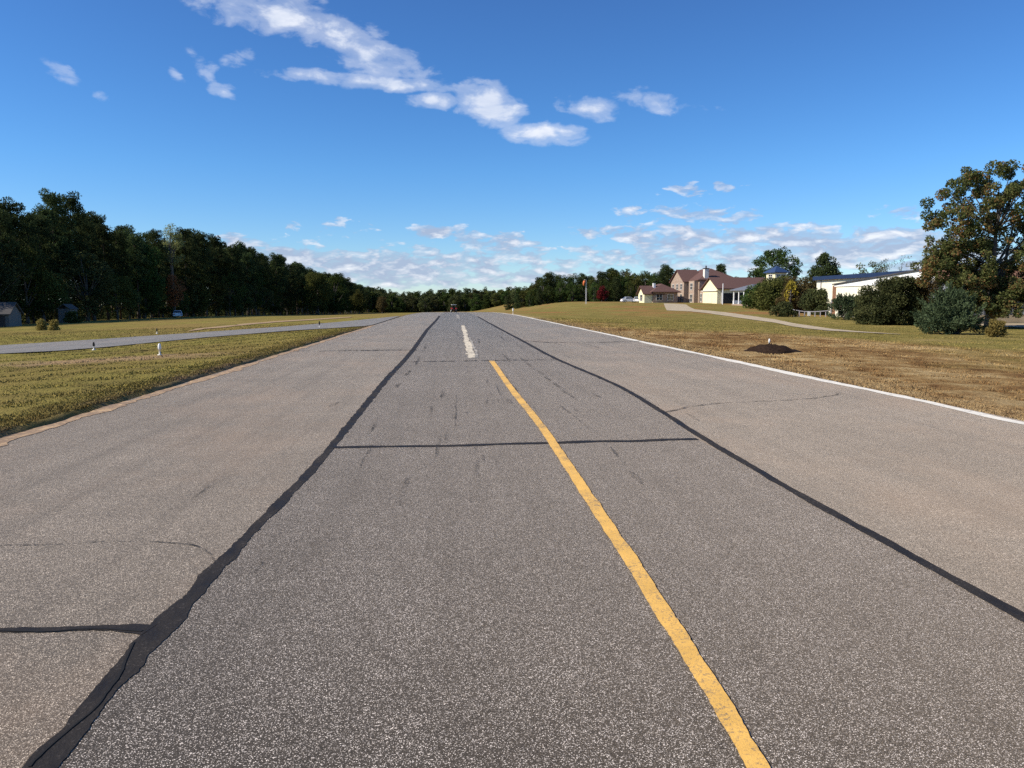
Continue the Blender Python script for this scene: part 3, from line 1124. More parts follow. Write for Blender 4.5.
yy = at_px(167, -60)
t = make_broad("autumn_tree", "small orange autumn tree at the edge of the dark left wood", None, 8.5, 1.7, 31, "orange", .28, 34, (.3, .18), 80)
place(t, (-58.5, yy, float(ground(-58.5, yy)) - .05))
yy = at_px(172, -66)
yy = at_px(173, -60)
t = make_broad("pale_tree", "tall pale thin crowned tree rising above the dark left pines", None, z_at(173, 223, yy) - float(ground(-60, yy)), 2.3, 32, "pale", .5, 40, (.3, .17), 60)
place(t, (-60, yy, float(ground(-60, yy)) - .05))
for px, x, ty, lab, sd, m in [(318, -50, 270, "light olive round tree beside the end of the tall dark pines", 33, "olive"), (334, -49, 275, "dull green tree with a ragged top past the tall dark pines", 34, "oak"),
                              (359, -40, 290, "small olive round tree low at the left field edge", 35, "olive"), (138, -62, 240, "slim dull green tree low between dark pines on the left", 36, "oak"),
                              (192, -61, 262, "olive leafed tree standing right of the orange autumn tree", 37, "olive"), (382, -36, 296, "small brown tree where the left wood meets the far wood", 38, "brownish")]:
    yy = at_px(px, x)
    H = z_at(px, ty, yy) - float(ground(x, yy))
    t = make_broad("broadleaf_tree", lab, None, H, H * .30, sd, m, .08, 60, (.42, .26), 70, rad=(.1 * H, .15 * H) if H > 9 else (.6, 1.0))
    place(t, (x, yy, float(ground(x, yy)) - .05))

# far wood across the end of the runway
GF = "trees of the far wood across the end of the runway"
farp = [make_broad("broadleaf_tree", "small distant green tree in the wood across the runway end", GF, 16, 5.2, 51, "oak", .05, 60, (.8, .5), 26, rad=(1.2, 2.1)),
        make_broad("broadleaf_tree", "small distant olive tree in the wood across the runway end", GF, 16, 4.8, 52, "olive", .05, 56, (.8, .5), 26, rad=(1.2, 2.1)),
        make_broad("broadleaf_tree", "small distant dark tree in the wood across the runway end", GF, 16, 5.0, 53, "darkbush", .05, 60, (.8, .5), 26, rad=(1.2, 2.1))]
TX2, TY2 = [360, 372, 386, 400, 440, 470, 500, 525, 545, 560], [284, 286, 289.5, 292, 289.5, 288.5, 288, 287, 283, 280]
for row, (yb, st, hf) in enumerate([(600, 6.5, .97), (630, 7.5, 1.0), (575, 10.5, .8)]):
    px = 364 + row * 4
    while px < 566:
        q = at_depth(px, yb + g.normal() * 8)
        H = (z_at(px, np.interp(px, TX2, TY2), q.y) - q.z) * hf * g.uniform(.86, 1.05)
        put(farp, int(g.choice([0, 0, 1, 2, 2])), q.x, q.y, H, 16, g.uniform(0, 6.28), g.uniform(.9, 1.2), sink=.16)
        px += st * g.uniform(.75, 1.25)

# wood behind the windsock and the houses
GW = "trees of the wood behind the windsock and the low house"
LW = ["green round tree in the wood behind the windsock", "olive tree in the wood behind the windsock", "dense dark tree in the wood behind the windsock"]
wood = [make_broad("broadleaf_tree", LW[0], GW, 15, 3.7, 61, "oak", .03, 75, (.5, .3), 48, rad=(.9, 1.5)), make_broad("broadleaf_tree", LW[1], GW, 15, 3.5, 62, "olive", .03, 70, (.5, .3), 48, rad=(.9, 1.5)),
        make_pine(LW[2], GW, 15, 63, .1, 3.0)]
TX3, TY3 = [505, 520, 535, 545, 560, 580, 600, 612, 628, 650, 665, 690, 720, 750], [290, 287, 281, 275, 273, 275, 273, 268, 269, 272, 267, 270, 276, 276]
for row, (yb, st, hf, a, b) in enumerate([(300, 7.5, .96, 522, 712), (316, 8.5, 1.02, 540, 740), (284, 11, .72, 508, 642)]):
    px = a
    while px < b:
        q = at_depth(px, yb + g.normal() * 4)
        H = (z_at(px, np.interp(px, TX3, TY3), q.y) - q.z) * hf * g.uniform(.88, 1.04)
        if H > 3:
            put(wood, int(g.choice([0, 1, 2, 2, 0])), q.x, q.y, H, 15, g.uniform(0, 6.28), g.uniform(.9, 1.25), sink=.14)
        px += st * g.uniform(.75, 1.25)


def single(px, yd, ty, maker):
    q = at_depth(px, yd)
    H = z_at(px, ty, yd) - q.z
    t = maker(H)
    place(t, (q.x, q.y, q.z - .05), random.uniform(0, 6))
    return t


single(602, 226, 287, lambda H: make_broad("red_tree", "small dark red tree right of the windsock", None, H, H * .40, 71, "red", .05, 40, (.35, .22), 90, rad=(.5, .9)))
single(774, 195, 247.5, lambda H: make_broad("oak_tree", "wide rounded oak behind the small tower with blue roof", None, H, 6.6, 72, "oak", .2, 150, (.42, .26), 60, rad=(.75, 1.3), gap=.25, shape=.9))
single(823, 150, 251, lambda H: make_broad("pine_tree", "dense rounded pine behind the cream hangar", None, H, 3.4, 73, "pine", .12, 150, (.36, .2), 120, rad=(.6, 1.0), shape=2.4))
single(720, 232, 266, lambda H: make_pine("small pointed cedar peeking over the brick house roof", None, H, 74, .1, 1.6))
single(868, 175, 263, lambda H: make_broad("broadleaf_tree", "low green treetop behind the hangar roof", None, H, 3.2, 75, "olive", .2, 45, (.4, .24), 60))
single(899, 168, 255, lambda H: make_broad("bare_tree", "thin half bare tree behind the hangar left of the big maple", None, H, 4.6, 76, "pale", .3, 46, (.24, .13), 60, rad=(.5, .8)))
single(880, 171, 257, lambda H: make_broad("thin_tree", "slim dark topped tree behind the hangar roof", None, H, 1.7, 77, "oak", .35, 30, (.3, .17), 50, rad=(.5, .8)))
single(757, 212, 270, lambda H: make_broad("broadleaf_tree", "dark green tree left of the wide rounded oak", None, H, 4.0, 78, "darkbush", .1, 50, (.5, .3), 60))

# the big turning tree at the right
def make_maple():
    g = np.random.default_rng(91)
    t = thing("maple_tree", "big green tree turning russet in front of the hangars", "tree")
    b = MB()
    H = 12.3
    b.tube([(0, 0, -.2), (.05, .02, 1.2), (-.05, .05, 2.6), (.1, 0, 5.5), (.2, .1, 10.4)], [.36, .27, .24, .16, .03], 10)
    b.tube([(.3, .1, -.2), (.55, .15, 1.4), (1.0, .2, 4), (1.7, .2, 8.5)], [.24, .19, .14, .03], 8)
    C, RAD = [], []
    lob = [(-2.4, 0, 9.4, 2.9, 2.8), (.2, .5, 9.8, 2.6, 2.6), (2.8, 0, 9.6, 2.9, 2.9), (-3.2, .3, 6.9, 2.6, 2.1), (-4.6, 0, 4.7, 1.5, 1.5), (-3.4, .4, 4.4, 1.6, 1.2), (-1.2, .5, 5.2, 3.0, 2.2), (2.2, 0, 6.2, 3.4, 2.6), (5.0, .5, 7.2, 2.8, 3.2),
           (-1.8, -.4, 3.2, 2.0, 1.25), (1.8, 0, 3.2, 2.5, 1.5), (4.8, 0, 3.6, 2.6, 1.9), (3.4, .3, 2.2, 2.0, .8), (-1.8, -1.2, 2.0, 1.4, .7), (.6, -1.5, 2.1, 1.6, .7), (2.4, -1.2, 1.9, 1.6, .6), (.2, -1.6, 1.4, 1.2, .6), (1.3, -1.5, 3.0, 1.8, 1.0), (6.2, 0, 5.0, 2.2, 2.4)]
    for lx, ly, lz, lr, lh in lob:
        n = int(13 * lr)
        for q in range(n):
            u = unit(g.normal(size=(1, 3)))[0] * g.uniform(.5, 1.0)
            c = np.array([lx + u[0] * lr, ly + u[1] * lr * 1.1, lz + u[2] * lh])
            C.append(c)
            RAD.append(g.uniform(.32, .62))
            if q % 5 == 0:
                s = np.array([.1 + .06 * lx, .02, max(1.4, lz - 2.4)])
                b.tube([s, (s + c) / 2 + np.array([0, 0, .25]), c], [.075, .045, .012], 5, False)
    V, T = clump_leaves(C, RAD, 860, .175, .11, g, .9, .5)
    W4 = V.reshape(-1, 4, 3)
    k = W4[:, :, 2].min(1) > np.where(W4[:, 0, 0] > .6, 2.25 + .35 * np.sin(W4[:, 0, 0] * 2.3), .75)
    V = V.reshape(-1, 4, 3)[k].reshape(-1, 3)
    b.build("trunk", M["bark_grey"], t, True)
    crown_obj("crown", V, T[k], M["maple"], t)
    return t


q = at_depth(990, 55)
place(make_maple(), (q.x, q.y, q.z), .0)


def shrub_at(px, py, hpx, wpx, **kw):
    """a shrub standing on the ground at image point px,py, hpx tall and wpx wide in the picture"""
    q = hit(px, py)
    s = q.y / F
    t = make_shrub(kw.pop("name", "shrub"), kw.pop("label"), hpx * s, wpx * s, wpx * s * kw.pop("deep", .8), **kw)
    place(t, (q.x, q.y + .3 * wpx * s * .5, q.z - .03))
    return t


shrub_at(956, 334.5, 45, 70, label="spiky blue green juniper in front of the big maple", name="juniper_shrub", seed=1, m="juniper", n=120, leaf=(.16, .06), per=190, rad=(.25, .42), spike=.75, top=.86)
shrub_at(897, 325, 49, 74, label="large dark olive bush left of the spiky juniper", seed=2, m="darkbush", n=230, leaf=(.17, .10), per=170, rad=(.4, .72), top=.42)
shrub_at(930, 325, 52, 38, label="thin reddish bush squeezed between olive bush and juniper", seed=3, m="brownish", n=130, leaf=(.15, .08), per=200, rad=(.3, .55), top=.4)
shrub_at(851, 320, 24, 42, label="low blue green juniper beside the leaning rail fence", name="juniper_shrub", seed=4, m="juniper", n=95, leaf=(.18, .07), per=170, rad=(.3, .5), spike=.6)
shrub_at(997, 337, 18, 14, label="small golden shrub right of the spiky juniper", seed=5, m="golden", n=40, leaf=(.13, .05), per=260, rad=(.14, .26), spike=.25)
shrub_at(766, 309, 25, 46, label="mid green bush beside the white column porch", seed=6, m="oak", n=120, leaf=(.32, .2), per=50, rad=(.6, 1.1), top=.5)
shrub_at(779, 311, 35, 50, label="broad olive bush in the thicket under the blue roofed tower", seed=7, m="olive", n=140, leaf=(.3, .19), per=52, rad=(.6, 1.1), top=.45)
shrub_at(803, 313, 36, 46, label="russet brown bush in the middle of the thicket", seed=8, m="brownish", n=130, leaf=(.26, .15), per=60, rad=(.55, 1.0), top=.45)
shrub_at(824, 315, 26, 46, label="dark leafy bush behind the leaning rail fence", seed=9, m="darkbush", n=140, leaf=(.26, .15), per=70, rad=(.5, .9), top=.5)
shrub_at(786, 317, 15, 30, label="low dark green bush at the left end of the rail fence", seed=10, m="darkbush", n=60, leaf=(.22, .12), per=100, rad=(.3, .55))
shrub_at(838, 314, 20, 26, label="small dark bush below the brown hangar door", seed=12, m="darkbush", n=50, leaf=(.24, .14), per=80, rad=(.4, .7))
q = hit(784, 312.6)
t = make_broad("yellow_tree", "slim bright yellow young tree in the thicket", None, 4.0, .7, 79, "yellow_leaf", .3, 26, (.22, .14), 190, rad=(.22, .4))
place(t, (q.x - .6, q.y - 3.2, float(ground(q.x - .6, q.y - 3.2))))
t.scale = (q.y * 8 / F / 1.0, 1, z_at(784, 279, q.y) / 4.0 if z_at(784, 279, q.y) > 1 else 1)
for px, lab in [(41, "left one of two small sunlit golden bushes by the dark wood"), (54, "right one of two small sunlit golden bushes by the dark wood")]:
    shrub_at(px, 330.5, 10.5, 8, label=lab, seed=px, m="golden", n=40, leaf=(.14, .08), per=300, rad=(.16, .3), top=.85, group="two small golden bushes by the dark wood")
q = Vector((-52.3, at_px(71, -52.3), float(ground(-52.3, at_px(71, -52.3)))))
t = make_shrub("shrub", "shaded grey green bush in front of the pale garden shed", 1.6, 1.9, 1.6, 14, "olive", 40, (.2, .12), 160, (.25, .45))
place(t, q)
#@@BUILDINGS
# ------------------------------------------------------------------ buildings
def window(parent, face, u0, u1, z0, z1, off, pane="glass", frame="trim", mull=True):
    """face: 'x-' wall lies at x = off looking to -x, u runs along y; 'y-' wall at y = off looking to -y, u runs along x"""
    fr, gl = MB(), MB()
    w = .09

    def bx(m, a0, a1, b0, b1, d0, d1):
        if face == "x-":
            m.box(off - d1, off - d0, a0, a1, b0, b1)
        else:
            m.box(a0, a1, off - d1, off - d0, b0, b1)
    bx(fr, u0 - w, u0, z0 - w, z1 + w, .003, .07)
    bx(fr, u1, u1 + w, z0 - w, z1 + w, .003, .07)
    bx(fr, u0, u1, z1, z1 + w, .003, .07)
    bx(fr, u0, u1, z0 - w, z0, .003, .09)
    if mull:
        bx(fr, (u0 + u1) / 2 - .03, (u0 + u1) / 2 + .03, z0, z1, .03, .05)
        bx(fr, u0, (u0 + u1) / 2 - .03, (z0 + z1) / 2 - .03, (z0 + z1) / 2 + .03, .03, .05)
        bx(fr, (u0 + u1) / 2 + .03, u1, (z0 + z1) / 2 - .03, (z0 + z1) / 2 + .03, .03, .05)
    f = fr.build("window", M[frame], parent)
    bx(gl, u0, u1, z0, z1, .005, .025)
    gl.build("pane", M[pane], f)
    return f


def gable_roof(x0, x1, y0, y1, ze, zr, axis, th=.22, over=.45):
    """two-slope roof; the ridge runs along axis"""
    m = MB()
    if axis == "x":
        c, hw = (y0 + y1) / 2, (y1 - y0) / 2
    else:
        c, hw = (x0 + x1) / 2, (x1 - x0) / 2
    sl = (zr - ze) / hw
    p = [(c - hw - over, ze - sl * over), (c, zr), (c + hw + over, ze - sl * over), (c + hw + over, ze - sl * over + th), (c, zr + th), (c - hw - over, ze - sl * over + th)]
    if axis == "x":
        m.extrude(p, "x", x0 - over, x1 + over)
    else:
        m.extrude(p, "y", y0 - over, y1 + over)
    return m


def gable_wall(x0, x1, y0, y1, ze, zr, axis):
    m = MB()
    if axis == "x":
        c = (y0 + y1) / 2
        m.extrude([(y0, -.6), (y1, -.6), (y1, ze), (c, zr), (y0, ze)], "x", x0, x1)
    else:
        c = (x0 + x1) / 2
        m.extrude([(x0, -.6), (x1, -.6), (x1, ze), (c, zr), (x0, ze)], "y", y0, y1)
    return m


def hip_roof(x0, x1, y0, y1, ze, zr, ins, axis, over=.5, th=.2):
    m = MB()
    a, b, c, d = x0 - over, x1 + over, y0 - over, y1 + over
    if axis == "x":
        r0, r1 = (a + ins, (c + d) / 2, zr), (b - ins, (c + d) / 2, zr)
        f = [(0, 1, 5, 4), (1, 2, 5), (2, 3, 4, 5), (3, 0, 4)]
    else:
        r0, r1 = ((a + b) / 2, c + ins, zr), ((a + b) / 2, d - ins, zr)
        f = [(0, 1, 4), (1, 2, 5, 4), (2, 3, 5), (3, 0, 4, 5)]
    m.add([(a, c, ze + th), (b, c, ze + th), (b, d, ze + th), (a, d, ze + th), r0, r1, (a, c, ze), (b, c, ze), (b, d, ze), (a, d, ze)],
          f + [(9, 8, 7, 6), (0, 6, 7, 1), (1, 7, 8, 2), (2, 8, 9, 3), (3, 9, 6, 0)])
    return m


# brick house with the cream gabled garage
O = at_depth(717, 180)
O.z = float(height(O.x, O.y))
h = thing("brick_house", "two storey brick house with brown roofs and cream gabled garage", "house", O, R(6))
gable_wall(0, 11, 0, 8, 3.7, 6.0, "x").build("garage_wall", M["cream"], h)
gable_roof(0, 13.6, -.3, 8.3, 3.65, 6.15, "x", .22, .45).build("garage_roof", M["roof_brown"], h)
b = MB()
b.box(11.02, 16.5, 1.2, 7.6, -.6, 3.2)
b.build("side_wing_wall", M["brick"], h)
b = MB()
b.box(-.34, -.16, -.25, 4.02, 3.0, 3.16).box(-.34, -.16, 4.0, 8.25, 3.0, 3.16)
b.build("gable_trim", M["trim"], h)
b = MB()
b.box(1.2, 3.9, -.05, .02, -.3, 2.5).box(4.5, 10.6, -.05, .02, -.3, 2.6)
b.build("carport_shade_panel", M["dark"], h)  # dark panels on the solid wall, painting the shade under the carport
b = MB()
for xx in (1.0, 4.2, 7.4, 10.8):
    b.box(xx - .1, xx + .1, -.42, -.22, -.4, 3.3)
b.build("porch_post", M["trim"], h)
b = MB()
b.box(3.0, 9.5, -2.2, -2.05, -.3, .75)
b.build("low_white_wall", M["white"], h)
window(h, "x-", 2.9, 5.1, .3, 2.4, -.0, "cream", "trim", False)
# link
b = MB()
b.box(.8, 8, 8.02, 11.6, -.6, 3.5)
b.build("link_wall", M["brick"], h)
gable_roof(.8, 8, 8.0, 11.6, 3.5, 4.6, "y", .2, .3).build("link_roof", M["roof_brown"], h)
for u in (8.7, 10.3):
    window(h, "x-", u, u + .9, .6, 2.4, .8)
# main block and its bays
b = MB()
b.box(.6, 11, 11.62, 27, -.6, 5.8)
b.build("wall", M["brick"], h)
hip_roof(.6, 11, 11.62, 27, 5.8, 9.0, 5.2, "y").build("roof", M["roof_brown"], h)
gable_wall(-1.4, .58, 16.6, 25.4, 5.7, 8.6, "x").build("gable_bay_wall", M["brick"], h)
gable_roof(-1.4, 3.5, 16.6, 25.4, 5.65, 8.65, "x", .2, .4).build("gable_bay_roof", M["roof_brown"], h)
b = MB()
b.box(-.5, .58, 12.2, 15.6, -.6, 5.72)
b.build("stair_bay_wall", M["brick"], h)
for u in (17.7, 20.4, 23.1):
    window(h, "x-", u, u + 1.15, 3.6, 5.0, -1.4)
    window(h, "x-", u, u + 1.2, .5, 2.4, -1.4)
window(h, "x-", 13.2, 14.5, 3.5, 5.1, -.5)
window(h, "x-", 13.2, 14.5, .4, 2.3, -.5)
for u in (2.2, 6.0):
    window(h, "y-", u, u + 1.2, 4.4, 5.4, 11.62)
ch = MB()
ch.box(2.0, 3.1, 11.7, 12.7, 5.9, 8.7)
c = ch.build("chimney", M["trim"], h)
cp = MB()
cp.box(1.88, 3.22, 11.58, 12.82, 8.7, 8.9)
cp.tube([(2.55, 12.2, 8.9), (2.55, 12.2, 9.5)], .2, 8)
cp.build("chimney_cap", M["roof_dark"], c)

# white post standing in front of the garage
q = at_depth(722.6, 172)
b = MB()
b.tube([(0, 0, -.2), (0, 0, z_at(722, 283.5, 172) - q.z)], [.11, .09], 8)
o = b.build("white_post", M["white"], None)
o.location = q
tag(o, "tall thin white post in front of the brown garage roof", "post")

# small porch building with white columns and grey roof
q = at_depth(755, 158)
h = thing("porch_house", "small house with grey roof and white porch columns behind bushes", "house", (q.x, q.y, float(height(q.x, q.y))), R(10))
b = MB()
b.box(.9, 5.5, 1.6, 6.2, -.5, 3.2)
b.build("wall", M["shed"], h)  # wall colour darkened to paint in the shade behind the columns
hip_roof(-1.7, 5.5, -.4, 6.5, 3.2, 4.6, 3.2, "x", .3).build("roof", M["roof_grey"], h)
b = MB()
b.box(-1.8, .88, -.4, 6.2, -.5, .35).box(.88, 5.5, -.4, 1.58, -.5, .347)
b.build("porch_floor", M["brick"], h)
for xx, yq in ((-1.5, -.1), (-1.5, 1.9), (-1.5, 3.9), (-1.5, 5.9), (.7, -.1), (2.7, -.1)):
    b = MB()
    b.lathe([(.17, .35), (.17, .5), (.12, .55), (.11, 2.9), (.17, 3.0), (.17, 3.2)], 10, (xx, yq, 0))
    b.build("porch_column", M["white"], h)
window(h, "x-", 3.4, 4.4, 1.0, 2.6, .9)
window(h, "y-", 2.0, 3.0, 1.0, 2.6, 1.6)

# low house to the left of the brick house
q = at_depth(653, 194)
h = thing("low_house", "low brown roofed house with a small cream gable left of brick house", "house", (q.x, q.y, float(height(q.x, q.y))), R(6))
b = MB()
b.box(0, 6.6, 0, 8, -.6, 2.6)
b.build("wall", M["brick"], h)
hip_roof(0, 6.6, 0, 8, 2.6, 4.9, 3.4, "y", .7).build("roof", M["roof_brown"], h)
gable_wall(-2.2, -.02, 0.4, 4.8, 2.5, 4.1, "x").build("gable_wing_wall", M["cream"], h)
gable_roof(-2.2, 2.6, .4, 4.8, 2.45, 4.2, "x", .18, .5).build("gable_wing_roof", M["roof_brown"], h)
window(h, "x-", 1.7, 3.3, .5, 2.0, -2.2)
for u in (.9, 3.9):
    window(h, "y-", u, u + 1.5, .7, 2.1, 0)
b = MB()
b.box(.7, 1.3, 1.8, 2.4, 3.2, 5.0)
b.build("chimney", M["white"], h)

# little tower with the blue pyramid roof
q = at_depth(775.5, 132)
zt = z_at(775, 273, 132) - float(height(q.x, q.y))
h = thing("lookout_tower", "small cream lookout tower with blue pyramid roof above bushes", "tower", (q.x, q.y, float(height(q.x, q.y))), R(14))
b = MB()
b.box(-1.2, 1.2, -1.2, 1.2, -.5, zt - .02)
b.build("wall", M["cream"], h)
b = MB()
e = 1.6
b.add([(-e, -e, zt), (e, -e, zt), (e, e, zt), (-e, e, zt), (-e, -e, zt + .12), (e, -e, zt + .12), (e, e, zt + .12), (-e, e, zt + .12), (0, 0, zt + 1.25)],
      [(3, 2, 1, 0), (0, 1, 5, 4), (1, 2, 6, 5), (2, 3, 7, 6), (3, 0, 4, 7), (4, 5, 8), (5, 6, 8), (6, 7, 8), (7, 4, 8)])
b.build("roof", M["roof_blue"], h)
for u in (-.95, .2):
    window(h, "y-", u, u + .7, zt - 1.05, zt - .3, -1.2)
window(h, "x-", -.5, .5, zt - 1.05, zt - .3, -1.2)

# cream hangar along the runway side, blue trimmed
XA = 46.0
zA = 4.55
yb0 = 71.0
yb1 = XA / ray(816, 301).x * ray(816, 301).y
h = thing("hangar", "long cream hangar with navy roof trim and a brown door", "hangar", (XA, 84, 0))
gz = float(height(XA, 90))
b = MB()
b.box(0, 18, yb0 - 84, yb1 - 84, -1.2, zA - .3)
b.build("wall", M["cream_metal"], h)
b = MB()
b.add([(-.3, yb0 - 84.3, zA - .3), (18.3, yb0 - 84.3, zA - .3), (18.3, yb1 - 83.7, zA - .3), (-.3, yb1 - 83.7, zA - .3),
       (-.3, yb0 - 84.3, zA + .08), (18.3, yb0 - 84.3, zA + .08), (18.3, yb1 - 83.7, zA + .08), (-.3, yb1 - 83.7, zA + .08), (9, yb0 - 84.3, zA + .2), (9, yb1 - 83.7, zA + .2)],
      [(3, 2, 1, 0), (0, 4, 7, 3), (1, 2, 6, 5), (0, 1, 5, 8, 4), (2, 3, 7, 9, 6), (4, 8, 9, 7), (8, 5, 6, 9)])
b.build("roof", M["trim_blue"], h)
b = MB()
b.box(-.42, -.302, yb0 - 84.3, yb1 - 83.7, zA - .36, zA + .1)
b.build("roof_trim", M["trim_blue"], h)
b = MB()
b.box(-.10, -.003, 9.5, 9.62, -.8, zA - .3)
b.build("downpipe", M["grey_wood"], h)
b = MB()
b.box(-.12, -.003, 5.0, 6.4, -.8, 3.45)
b.build("door", M["brown"], h)

# nearer hangar: white sloped gable to the runway, ribbed grey long wall to the camera
h = thing("hangar", "grey ribbed hangar with white sloping gable behind the big maple", "hangar", (44.4, 70, 0))
b = MB()
b.extrude([(-2, -1.2), (16.6, -1.2), (16.6, 3.25), (-2, 3.25)], "x", 0, 20)
b.build("wall", M["cream_metal"], h)
b = MB()
b.extrude([(-2.2, 3.25), (16.9, 3.25), (16.9, 3.45), (-2.2, 4.62)], "x", -.12, 20)
b.build("gable_panel", M["white"], h)
b = MB()
b.extrude([(-2.4, 4.64), (17.1, 3.46), (17.1, 3.58), (-2.4, 4.78)], "x", -.3, 20.3)
b.build("roof", M["roof_dark"], h)
b = MB()
b.extrude([(-7.5, 3.02), (-2.22, 4.3), (-2.22, 4.45), (-7.5, 3.17)], "x", -1.9, 24)
b.build("lean_to_roof", M["brown"], h)
b = MB()
b.box(-1.5, 24, -7.0, -2.03, .42, 3.0)
b.build("ribbed_wall", M["grey_metal"], h)
b = MB()
b.box(-1.5, 24, -7.08, -2.03, -1.0, .40)
b.build("plinth", M["concrete"], h)
b = MB()
b.box(9, 12.4, -7.06, -7.003, .45, 2.7)
b.build("door", M["roof_dark"], h)
# apron of dry concrete before the grey wall
A = [(42.6, 54.5), (46, 54.0), (52, 53.5), (60, 53), (72, 53)]
B = [(42.2, 62.8), (46, 62.8), (52, 62.8), (60, 62.8), (72, 62.8)]
struct(strip("concrete_apron", A, B, lift=.06, m=M["concrete"], cross=6, hf=ground))

# leaning rail fence with its tall end post
qa, qb = hit(789, 316.3), hit(831, 317)
h = thing("rail_fence", "low grey rail fence sagging in the middle beside the bushes", "fence", qa)
dv = (qb - qa)
sc = qa.y / F
nP = 9
tops = []
for i in range(nP):
    p = dv * (i / (nP - 1))
    t_ = i / (nP - 1)
    hh = sc * np.interp(t_, [0, .15, .35, .6, .8, 1], [8.2, 6.2, 5.0, 5.0, 5.6, 6.4])
    if i < nP - 1:
        b = MB()
        b.tube([(p.x, p.y, p.z - .2), (p.x, p.y, p.z + hh - .03)], .055, 6)
        b.build("post", M["grey_wood"], h)
    tops.append((p.x, p.y - .02, p.z + hh))
b = MB()
b.tube(tops, .055, 6)
b.build("rail", M["grey_wood"], h)
b = MB()
b.tube([(dv.x, dv.y, dv.z - .3), (dv.x, dv.y, dv.z + 17 * sc)], .085, 8)
b.build("end_post", M["grey_wood"], h)
p = dv * .47
o = MB().box(-.17, .17, -.03, .03, 0, .5).build("sign", M["white"], None, bevel=.01)
o.location = (qa.x + p.x, qa.y + p.y - .14, qa.z + p.z + .08)
tag(o, "small white board standing against the sagging rail fence", "sign")

# left: small house in the shade, pale shed
yy = at_px(-3, -52.5)
q = Vector((-52.5, yy, float(ground(-52.5, yy))))
s = q.y / F
h = thing("small_house", "small grey roofed house in tree shade at the left picture edge", "house", (q.x, q.y, q.z), R(8))
gable_wall(-1.6, 1.6, -1.3, 2.2, 1.55, 2.6, "x").build("wall", M["shed"], h)
gable_roof(-1.6, 1.6, -1.3, 2.2, 1.55, 2.75, "x", .12, .25).build("roof", M["shade_roof"], h)
window(h, "y-", -.4, .1, .2, 1.1, -1.3)
b = MB()
b.box(.6, 1.2, -1.36, -1.303, -.3, 1.3)
b.build("door", M["door"], h)
yy = at_px(67, -55)
q = Vector((-55, yy, float(ground(-55, yy))))
h = thing("garden_shed", "pale garden shed in the shade under the left pines", "shed", q, R(-10))
b = MB()
b.box(-.9, .9, -.8, .8, -.1, 2.0)
b.build("wall", M["shed"], h)
gable_roof(-.9, .9, -.8, .8, 2.0, 2.6, "y", .08, .15).build("roof", M["shade_roof"], h)
b = MB()
b.box(-.35, .35, -.85, -.803, 0, 1.75)
b.build("door", M["shed"], h)


# ------------------------------------------------------------------ vehicles
def car(label, loc, rz, paintm="car_white", group=None):
    t = thing("parked_car", label, "car", loc, rz, group)
    L, W = 4.4, 1.78
    low = [(-L / 2, .35), (-L / 2 + .05, .62), (-L / 2 + .12, .86), (-L / 2 + .9, .92), (.55, .93), (L / 2 - .35, .80), (L / 2 - .06, .62), (L / 2, .35), (L / 2 - .2, .22), (-L / 2 + .2, .22)]
    b = MB()
    b.extrude(low, "y", -W / 2, W / 2)
    body = b.build("body", M[paintm], t, bevel=.06)
    cab = [(-L / 2 + .55, .925), (-L / 2 + 1.05, 1.42), (-.25, 1.47), (.25, 1.42), (1.05, .925)]
    b = MB()
    n = len(cab)
    vs = [(x, -W / 2 + .08 + (z - .92) * .22, z) for x, z in cab] + [(x, W / 2 - .08 - (z - .92) * .22, z) for x, z in cab]
    b.add(vs, [tuple(range(n))[::-1], tuple(range(n, 2 * n))] + [(i, (i + 1) % n, (i + 1) % n + n, i + n) for i in range(n)])
    b.build("cabin", M[paintm], t, bevel=.04)
    b = MB()
    for s in (-1, 1):
        pts = [(-L / 2 + .85, .98), (-L / 2 + 1.15, 1.36), (.2, 1.36), (.85, .98)]
        vs = [(x, s * (W / 2 - .066 - (z - .92) * .22), z) for x, z in pts] + [(x, s * (W / 2 - .10 - (z - .92) * .22), z) for x, z in pts]
        b.add(vs, [(0, 1, 2, 3), (4, 5, 6, 7), (0, 1, 5, 4), (1, 2, 6, 5), (2, 3, 7, 6), (3, 0, 4, 7)])
    b.build("side_window", M["glass"], t)
    b = MB()
    for (xa, za, xb, zb, o_) in [(1.0, .98, .30, 1.39, .03), (-L / 2 + .6, .99, -L / 2 + 1.02, 1.38, -.03)]:
        w0, w1 = W / 2 - .17, W / 2 - .24
        b.add([(xa + o_, -w0, za), (xa + o_, w0, za), (xb + o_, w1, zb), (xb + o_, -w1, zb)], [(0, 1, 2, 3)])
    b.build("windscreen", M["glass"], t)
    for sx in (-1.35, 1.35):
        for sy in (-1, 1):
            b = MB()
            b.lathe([(.20, -.1), (.31, -.1), (.33, -.05), (.33, .05), (.31, .1), (.20, .1)], 18, (sx, sy * (W / 2 - .08), .33), "y")
            w = b.build("wheel", M["tyre"], t, True)
            b = MB()
            b.lathe([(.02, -.112), (.19, -.105), (.19, .105), (.02, .112)], 14, (sx, sy * (W / 2 - .08), .33), "y")
            b.build("rim", M["rim"], w)
    for s in (-1, 1):
        b = MB()
        b.box(L / 2 - .16, L / 2 + .005, s * .62 - .18, s * .62 + .18, .56, .70)
        b.build("headlight", M["lamp"], t, bevel=.02)
        b = MB()
        b.box(-L / 2 - .005, -L / 2 + .12, s * .66 - .15, s * .66 + .15, .62, .80)
        b.build("tail_light", M["lamp_red"], t, bevel=.02)
    return t


